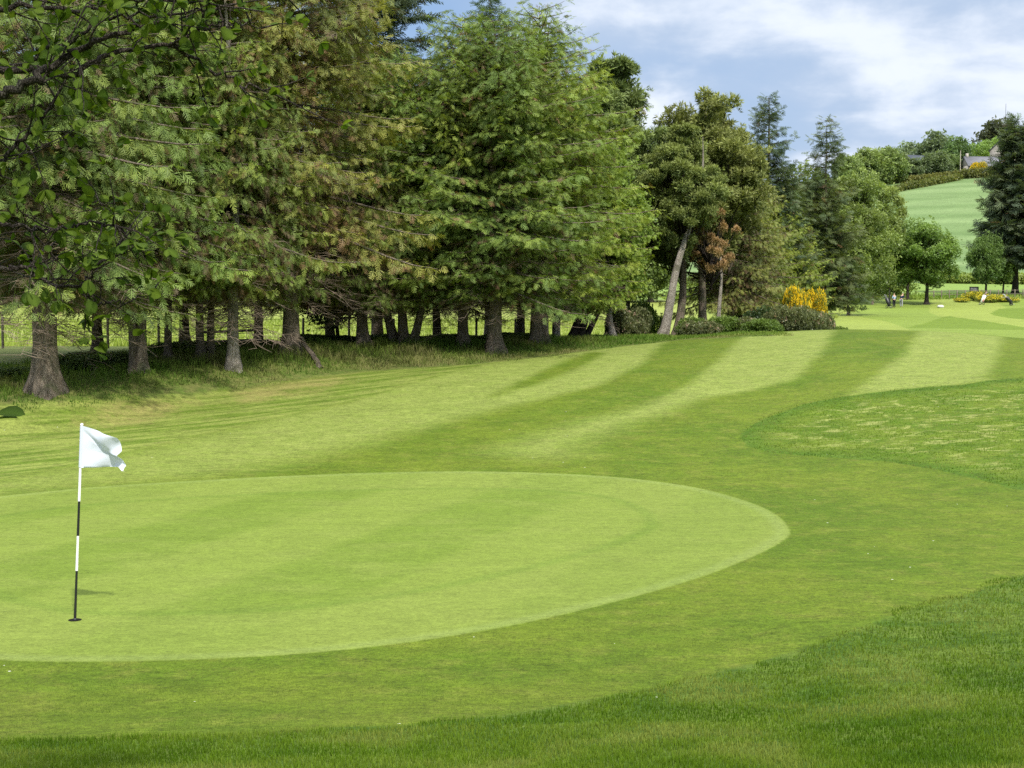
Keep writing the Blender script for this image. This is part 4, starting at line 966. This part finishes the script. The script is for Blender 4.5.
# ------------------------------------------------------------------ flagstick and hole
def flagstick():
    bx, by = -4.42, 0
    P = unproject([(75, 621)])[0]; X, Y = P; z = tz(X, Y)
    e = empty('flagstick', (X, Y, z)); tag(e, 'black and white banded flagstick with white wind blown flag in the hole', 'golf flag')
    k = Y / F; Lh = 198 * k * 1.0; lean = 10.5 * k
    def at(t): return np.array([lean * t, 0, Lh * t])
    segs = [(0.0, .255, 'black'), (.255, .435, 'white'), (.435, .612, 'black'), (.612, 1.0, 'white')]
    T0 = {'black': Tubes(), 'white': Tubes()}
    for a, b, m in segs: 
        T = Tubes(); T.add([at(a), at((a + b) / 2), at(b)], [.0135, .0125, .012], 12); T.obj('pole_band', M[m], e)
    T = Tubes(); T.add([at(1.0), at(1.0) + (0, 0, .012), at(1.0) + (0, 0, .02)], [.015, .015, .002], 12); T.obj('cap', M['white'], e)
    # ferrule in the cup
    T = Tubes(); T.add([(0, 0, -.05), (0, 0, .012), (0, 0, .02)], [.02, .02, .014], 12); T.obj('ferrule', M['black'], e)
    # cloth: outline from the photograph (fraction across u, down v), real folds in depth
    m_, t = new_mat('flag_cloth'); tc = t.new('ShaderNodeTexCoord').outputs['Object']
    w_ = t.noise(tc, 60, 3, .6); b = t.new('ShaderNodeBsdfPrincipled'); t.put(b.inputs['Base Color'], t.mix(w_, (.58, .62, .72), (.66, .70, .79))); b.inputs['Roughness'].default_value = .7
    tr = t.new('ShaderNodeBsdfTranslucent'); tr.inputs[0].default_value = (.8, .82, .85, 1); mx = t.new('ShaderNodeMixShader'); mx.inputs[0].default_value = .2
    t.l.new(b.outputs[0], mx.inputs[1]); t.l.new(tr.outputs[0], mx.inputs[2]); t.l.new(mx.outputs[0], t.new('ShaderNodeOutputMaterial').inputs[0])
    nu, nv = 46, 40; V = []
    top = [(0, 0), (.12, 0.0), (.55, 7.5), (.97, 13.3)]; 
    for j in range(nv):
        v = j / (nv - 1)
        # right edge follows the folded hem of the photo (px from pole, py from top)
        er = np.interp(v, [0, .14, .42, .52, .62, .82, .92, 1], [37.5, 39, 41.5, 37, 38.5, 42.5, 44.5, 40.5])
        ey = np.interp(v, [0, .14, .42, .52, .62, .82, .92, 1], [12, 15, 25.5, 30, 31, 38.5, 41, 46])
        for i in range(nu):
            u = i / (nu - 1)
            x = er * u
            y0 = 42.3 * v
            bottom = 42.5
            y = y0 * (1 - u ** 1.1) + ey * u ** 1.1
            if v > .97: y = 42.3 + max(0, (u - .9)) * 38
            # main fold from the upper hoist to the fly, plus ripples
            fold = v - (.10 + .62 * u)
            d = .055 * u * math.tanh(fold * 9) + .045 * u * math.sin(u * 7 + v * 3.1) + .020 * u * math.sin(v * 11 + u * 5) + .012 * math.sin(u * 17 + v * 4) * u + .05 * math.exp(-(fold / .05) ** 2) * u * (1 - u * .4)
            V.append((x * k, d - .012, -y * k))
    idx = np.arange(nu * nv).reshape(nv, nu)
    f = np.stack([idx[:-1, :-1], idx[1:, :-1], idx[1:, 1:], idx[:-1, 1:]], -1).reshape(-1, 4)
    V = np.array(V); V += at(1.0) - np.array([-.004, 0, .005]); V[:, 0] -= (at(1)[0] - at(.785)[0]) * np.clip(-(V[:, 2] - at(1)[2]) / (at(1)[2] - at(.785)[2]), 0, 1) * (1 - 0)
    o = mesh_obj('flag_cloth', V, f, m_, e, smooth=True)
    sl = Tubes(); sl.add([at(.785), at(.89), at(.998)], [.017, .017, .017], 12); sl.obj('sleeve', m_, e)
    # hole: flat near-black disc on the turf, shade inside the cup painted on
    n = 28; a = np.arange(n) / n * 6.2832; r1, r2 = .054, .066
    m2 = simple('hole_shade', (.012, .012, .010), .9, .05)
    vs = []; 
    for rr_, zz in ((r2, .004), (r1, .006), (.052, .0045)): vs += [(math.cos(q) * rr_, math.sin(q) * rr_, zz + tz(X + math.cos(q) * rr_, Y + math.sin(q) * rr_) - z) for q in a]
    vs.append((0, 0, .0045)); vs = np.array(vs); i = np.arange(n); j = (i + 1) % n
    q4 = np.vstack([np.stack([i, j, j + n, i + n], 1), np.stack([i + n, j + n, j + 2 * n, i + 2 * n], 1)])
    t3 = np.stack([i + 2 * n, j + 2 * n, np.full(n, 3 * n)], 1)
    c = mesh_obj('golf_hole', vs, [q4, t3], m2); c.location = (X, Y, z); tag(c, 'dark round hole in the green at the foot of the flagstick', 'golf hole')
flagstick()

# ------------------------------------------------------------------ golfers and their bags
def skin(name, joints, edges, mat, parent, sub=1):
    me = bpy.data.meshes.new(name); me.from_pydata([j[:3] for j in joints], edges, []); me.materials.append(mat)
    o = bpy.data.objects.new(name, me); C.objects.link(o); o.parent = parent
    o.modifiers.new('skin', 'SKIN'); lay = me.skin_vertices[0].data
    for i, j in enumerate(joints): lay[i].radius = (j[3], j[4] if len(j) > 4 else j[3]); 
    lay[0].use_root = True
    s = o.modifiers.new('sub', 'SUBSURF'); s.levels = sub; s.render_levels = sub
    for p in me.polygons: p.use_smooth = True
    return o
M['skin'] = simple('skin', (.48, .30, .22), .6, .3, .04)
M['navy'] = simple('navy_cloth', (.02, .03, .07), .9, .1, .1)
M['charcoal'] = simple('charcoal_cloth', (.025, .025, .03), .9, .1, .1)
M['pale_blue'] = simple('pale_blue_cloth', (.30, .38, .52), .9, .1, .1)
M['grey_cloth'] = simple('grey_cloth', (.30, .30, .32), .9, .1, .1)
M['pink'] = simple('dusty_pink_cloth', (.48, .22, .19), .9, .1, .1)
def person(px, Y, rz, shirt, trousers, label, reach=0.0, bend=0.0):
    X = (px - 512) / F * Y; e = empty('person', (X, Y, tz(X, Y)), rz); tag(e, label, 'person', 'golfers on the far fairway')
    b = bend; hx = .45 * b
    J = [(0, 0, .95, .13, .10), (0, hx * .4, 1.2, .13, .10), (0, hx * .8, 1.42 - b * .1, .15, .10), (0, hx * 1.1, 1.52 - b * .12, .055), (0, hx * 1.3 + .01, 1.60 - b * .14, .075, .085), (0, hx * 1.35, 1.72 - b * .15, .075, .085),
         (-.10, 0, .88, .085), (-.12, .03, .48, .06), (-.12, 0, .09, .04), (-.12, .12, .04, .035), (.10, 0, .88, .085), (.12, .05, .48, .06), (.14, 0, .09, .04), (.14, .12, .04, .035),
         (-.20, hx * .8, 1.40 - b * .1, .055), (-.27, hx * .8 + .05, 1.12 - b * .1, .042), (-.22, .22 + hx, .92 + reach, .033), (-.2, .28 + hx, .86 + reach, .03), (.20, hx * .8, 1.40 - b * .1, .055), (.27, hx * .8 + .05, 1.12 - b * .1, .042), (.2, .24 + hx, .92 + reach * .5, .033), (.18, .30 + hx, .86 + reach * .5, .03)]
    E = [(0, 1), (1, 2), (2, 3), (3, 4), (4, 5), (0, 6), (6, 7), (7, 8), (8, 9), (0, 10), (10, 11), (11, 12), (12, 13), (2, 14), (14, 15), (15, 16), (16, 17), (2, 18), (18, 19), (19, 20), (20, 21)]
    skin('body', J, E, M['skin'], e)
    up = lambda j, k: tuple(list(j[:3]) + [r * k + .012 for r in (j[3:] if len(j) > 4 else (j[3], j[3]))])
    s_ = [0, 1, 2, 14, 15, 18, 19]; skin('shirt', [up(J[i], 1.12) for i in s_], [(0, 1), (1, 2), (2, 3), (3, 4), (2, 5), (5, 6)], M[shirt], e)
    t_ = [0, 6, 7, 8, 10, 11, 12]; skin('trousers', [up(J[i], 1.15) for i in t_], [(0, 1), (1, 2), (2, 3), (0, 4), (4, 5), (5, 6)], M[trousers], e)
    skin('cap', [(0, hx * 1.35, 1.73 - b * .15, .09, .095), (0, hx * 1.35, 1.80 - b * .15, .07, .08)], [(0, 1)], M['white' if shirt == 'navy' else 'charcoal'], e)
person(893.5, 165, .5, 'pale_blue', 'charcoal', 'golfer in pale blue top and dark trousers beside a trolley, left of two')
person(900.5, 166.5, -1.0, 'navy', 'grey_cloth', 'golfer in navy top and white cap bending slightly, right of two', .05, .45)
def golf_bag(px, Y, rz, bag, trim, label, tilt=.45):
    X = (px - 512) / F * Y; e = empty('golf_trolley', (X, Y, tz(X, Y)), rz, (1.15,) * 3); tag(e, label, 'golf trolley', 'golf bags on trolleys')
    d = np.array([math.sin(tilt), 0, math.cos(tilt)]); o = np.array([-.05, 0, .22])
    T = Tubes(); T.add([o, o + d * .03, o + d * .45, o + d * .82, o + d * .86], [.03, .16, .18, .20, .18], 14); T.obj('bag', M[bag], e)
    T = Tubes(); T.add([o + d * .1 + (0, -.14, 0), o + d * .14 + (0, -.16, 0), o + d * .4 + (0, -.16, 0), o + d * .45 + (0, -.13, 0)], [.02, .08, .08, .02], 8); T.obj('pocket', M[trim], e)
    for i in range(7):
        a = i / 7 * 6.28; c = o + d * .8 + np.array([math.cos(a) * .07, math.sin(a) * .08, 0]); T = Tubes(); t2 = c + d * (.35 + .05 * (i % 3))
        T.add([c, t2, t2 + (.06, 0, .02), t2 + (.10, 0, .0)], [.012, .012, .04, .02], 6); T.obj('club', M[trim if i % 2 else 'grey_cloth'], e)
    for s in (-1, 1):
        n = 18; a = np.arange(n + 1) / n * 6.2832; T = Tubes(); T.add(np.stack([np.cos(a) * .14 + .02, np.full(n + 1, s * .33), np.sin(a) * .14 + .16], 1), np.full(n + 1, .025), 6)
        T.add([(.02, s * .33, .02), (.02, s * .33, .30)], [.012, .012], 4); T.add([(-.12, s * .33, .16), (.16, s * .33, .16)], [.012, .012], 4); T.obj('wheel', M['black'], e)
    T = Tubes(); T.add([(.02, -.33, .16), (.02, .33, .16)], [.015, .015], 6); T.add([(.0, 0, .16), (-.35, 0, .10)], [.02, .02], 6); T.add([(.05, 0, .3), o + d * .8 + (.17, 0, 0), o + d * .95 + (.5, 0, -.05)], [.018, .018, .018], 6); T.obj('frame', M['grey_cloth'], e)
golf_bag(888.5, 164.5, 2.2, 'black', 'charcoal', 'black golf bag on trolley beside the golfer in pale blue')
golf_bag(981.0, 172, .2, 'white', 'pink', 'white golf bag on trolley with dusty pink pocket and club covers')
golf_bag(1010.5, 170, 2.9, 'black', 'white', 'black and white golf bag on trolley nearest the right edge', .7)
def marker():
    Y = 166; X = (940 - 512) / F * Y; rg = np.random.default_rng(3); n, k = 10, 18; V = []
    for i in range(n):
        ph = math.pi * i / (n - 1) * .999 + .0005
        for j in range(k):
            a = j / k * 6.283; r = 1 + rg.normal() * .04; V.append((math.cos(a) * math.sin(ph) ** .7 * .5 * r, math.sin(a) * math.sin(ph) ** .7 * .3 * r, math.cos(ph) * .24 + .22))
    i = np.arange(n - 1)[:, None] * k; j = np.arange(k)[None]; jn = (j + 1) % k
    o = mesh_obj('white_boulder', np.array(V) * .8, np.stack([i + j, i + k + j, i + k + jn, i + jn], -1).reshape(-1, 4), M['palestone'], smooth=True); o.location = (X, Y, tz(X, Y) - .03)
    tag(o, 'low rounded white marker stone on the far fairway between golfers and white bag', 'marker stone')
    Y = 192; X = (973 - 512) / F * Y; e = empty('notice_board', (X, Y, tz(X, Y) + .0)); tag(e, 'small dark framed board standing in the shade below the hill field', 'notice board')
    b = Boxes(); b.box(-.5, .5, -.02, .02, .5, 1.2); b.obj('board', M['stone'], e)
    b = Boxes(); 
    for q in ((-.62, -.5, -.04, .04, .38, 1.32), (.5, .62, -.04, .04, .38, 1.32), (-.5, .5, -.04, .04, 1.2, 1.32), (-.5, .5, -.04, .04, .38, .5)): b.box(*q)
    b.obj('frame', M['charcoal'], e)
    for s in (-1, 1):
        b = Boxes(); b.box(s * .56 - .04, s * .56 + .04, -.035, .035, -.2, .378); b.obj('leg', M['charcoal'], e)
marker()

# ------------------------------------------------------------------ broadleaved tree that overhangs the camera
def leaf_tmpl():
    # obovate leaf with a folded midrib, x along the leaf
    xs = [0, .18, .42, .68, .88, 1.0]; ws = [.02, .20, .34, .38, .24, 0]; v = []; 
    for x, w in zip(xs, ws):
        zc = -.18 * x * x
        v += [(x, -w, zc + w * .28), (x, 0, zc), (x, w, zc + w * .28)]
    f = []
    for i in range(len(xs) - 1):
        a = i * 3; f += [(a, a + 1, a + 4, a + 3), (a + 1, a + 2, a + 5, a + 4)]
    v = np.array(v); tc = np.ones((len(v), 3)); tc[1::3] *= 1.35; tc[0::3] *= .9; tc[2::3] *= .78
    return v, np.array(f), tc
def overhang():
    rg = np.random.default_rng(77); LT = leaf_tmpl()
    tx, ty = -4.6, .3; e = empty('overhanging_tree', (tx, ty, tz(tx, ty))); o_ = np.array([tx, ty, tz(tx, ty)])
    tag(e, 'dark leafy branches of a near broadleaved tree hanging in at upper left', 'tree')
    T = Tubes()
    z0 = o_[2]; trunk = np.array([(tx, ty, z0 - .2), (tx, ty, z0 + .4), (tx + .05, ty, z0 + 2), (tx + .2, ty - .1, z0 + 4.2), (tx + .6, ty - .4, z0 + 7), (tx + 1, ty - .8, z0 + 9.5)])
    T.add(trunk - o_, [.34, .25, .21, .17, .10, .03], 14); T.obj('trunk', M['bark_dark'], e)
    Bt = Tubes(); LP, LA_, LS = [], [], []
    def smooth(pts, n):
        pts = np.array(pts, float); t = np.linspace(0, 1, len(pts)); tt = np.linspace(0, 1, n)
        p = np.stack([np.interp(tt, t, pts[:, i]) for i in range(3)], 1)
        q = p.copy(); q[1:-1] = (p[:-2] + 2 * p[1:-1] + p[2:]) / 4; return q
    def twig(p, d, L, r, depth, dens=1.0):
        n = max(4, int(L / .05)); pts = [p]; d = norm(d)
        for i in range(n):
            d = norm(d + rg.normal(size=3) * .16 + np.array([0, 0, -.015])); pts.append(pts[-1] + d * L / n)
        pts = np.array(pts); Bt.add(pts - o_, r * (1 - .75 * np.linspace(0, 1, len(pts))), 5)
        for i in range(1, len(pts)):
            if rg.random() < .50 * dens:
                a = norm(d + rg.normal(size=3) * .8 + np.array([0, 0, -.1])); LP.append(pts[i]); LA_.append(a); LS.append(rg.uniform(.028, .054))
            if depth > 0 and rg.random() < .22:
                twig(pts[i], d + rg.normal(size=3) * .75, L * rg.uniform(.3, .55), r * .55, depth - 1, dens)
        for _ in range(3): LP.append(pts[-1]); LA_.append(norm(d + rg.normal(size=3) * .5)); LS.append(rg.uniform(.030, .058))
    def bough(px, r0, r1, tw, dens=1.0, start=None, L=.45, up=.0):
        P = [pxp(*q) for q in px]
        if start is not None: P = [np.array(start)] + P
        p = smooth(P, 44); p[2:-2] += rg.normal(size=(40, 3)) * .008
        Bt.add(p - o_, np.linspace(r0, r1, 44), 8)
        lo = 12 if start is not None else 2
        for i in range(tw):
            k = int(rg.integers(lo, 44)); tdir = norm(p[min(k + 1, 43)] - p[k - 1])
            twig(p[k], tdir * .7 + rg.normal(size=3) * np.array([.7, .7, .6]) + np.array([0, 0, up]), L * rg.uniform(.5, 1.1), .004, 1, dens)
        twig(p[-1], norm(p[-1] - p[-3]), L * .5, .004, 1, dens)
    a = trunk[3]; b = trunk[2]
    D = 5.2
    bough([(-60, 58, D), (0, 65, D), (45, 72, D), (72, 77, D), (92, 62, D), (116, 52, D + .1), (168, 45, D + .2), (212, 68, D + .3), (236, 83, D + .35), (262, 88, D + .4), (310, 112, D + .5)], .016, .003, 7, .55, trunk[3], .30)
    bough([(-60, 110, D - .3), (0, 92, D - .3), (30, 82, D - .3), (60, 58, D - .2), (88, 44, D - .2), (120, 34, D - .1), (170, 20, D)], .021, .006, 15, 1.0, trunk[3], .42, .12)
    bough([(-40, 70, D + .2), (35, 62, D + .2), (42, 48, D + .2), (70, 44, D + .2), (100, 18, D + .2), (150, 13, D + .3), (200, 10, D + .3), (285, -4, D + .4)], .012, .003, 15, .9, trunk[3], .38)
    bough([(-40, 10, D + .1), (30, 6, D + .1), (80, 12, D + .1), (150, -2, D + .1), (240, 8, D + .2)], .014, .003, 14, .9, trunk[4] , .35)
    bough([(170, 44, D + .2), (195, 32, D + .2), (225, 22, D + .3), (262, 28, D + .3)], .006, .002, 7, .9, None, .3)
    bough([(-60, 190, D), (0, 160, D), (25, 138, D), (45, 115, D), (60, 90, D)], .012, .004, 13, 1.0, trunk[2] + (0, 0, 1.3), .35)
    bough([(-60, 262, D + .1), (0, 268, D + .1), (25, 268, D + .1), (50, 284, D + .1), (80, 290, D + .15), (95, 268, D + .15), (118, 245, D + .2)], .011, .003, 15, .95, trunk[2] + (0, 0, 1), .36, .15)
    bough([(-50, 210, D - .2), (10, 225, D - .2), (50, 232, D - .1), (90, 222, D), (125, 228, D)], .010, .003, 15, .95, trunk[2] + (0, 0, 1.2), .34)
    bough([(80, 290, D + .15), (100, 305, D + .2), (125, 300, D + .25), (155, 292, D + .3)], .004, .002, 2, .6, None, .18)
    bough([(-60, 428, D - .9), (-45, 421, D - .9), (-30, 416, D - .9)], .006, .003, 0, .6, trunk[2], .16)
    bough([(-90, 628, D - 1.3), (-38, 624, D - 1.3)], .006, .003, 0, .3, trunk[1] + (0, 0, .8), .10)
    Bt.obj('boughs', M['bark_dark'], e)
    for q in [((-4, 414, 4.3), (1, .1, .12), .085), ((-6, 420, 4.3), (1, .1, .25), .07)]:
        LP.append(pxp(*q[0])); LA_.append(np.array(q[1])); LS.append(q[2])
    LP, LA_, LS = np.array(LP), np.array(LA_), np.array(LS); n = len(LP)
    g = np.array([(.038, .072, .008)]) + rg.random((n, 1)) ** 1.8 * np.array([(.065, .080, .010)])
    up = np.tile([0, -.25, 1.], (n, 1)) + rg.normal(size=(n, 3)) * .55
    v, f, c = scatter(LT[0], LT[1], LP - o_, LA_, up, LS, g, LT[2])
    mesh_obj('leaves', v, f, M['leaf_near'], e, cols=np.clip(c, 0, 1), smooth=True)
    # main crown above and behind the camera: it shades the hanging branches
    m = 26000; P = []; 
    cen = np.array([-3.0, -.6, 9.2])
    for i in range(70):
        u = norm(rg.normal(size=3)); c0 = cen + u * np.array([4.0, 3.6, 2.4]) * rg.uniform(.3, 1); w = norm(rg.normal(size=(m // 70, 3))) * rg.random((m // 70, 1)) ** .4 * 1.05; P.append(c0 + w)
    P = np.vstack(P); n = len(P); g = np.array([(.05, .11, .015)]) + rg.random((n, 1)) * np.array([(.05, .08, .01)])
    v, f, c = scatter(np.array(diamond(0, 0, 0, 1, 0, -.1, .36)), np.array([[0, 1, 2, 3]]), P - o_, rg.normal(size=(n, 3)), np.tile([0, 0, 1.], (n, 1)) + rg.normal(size=(n, 3)) * .6, rg.uniform(.09, .13, n), g)
    mesh_obj('crown', v, f, M['leaf'], e, cols=c)
overhang()
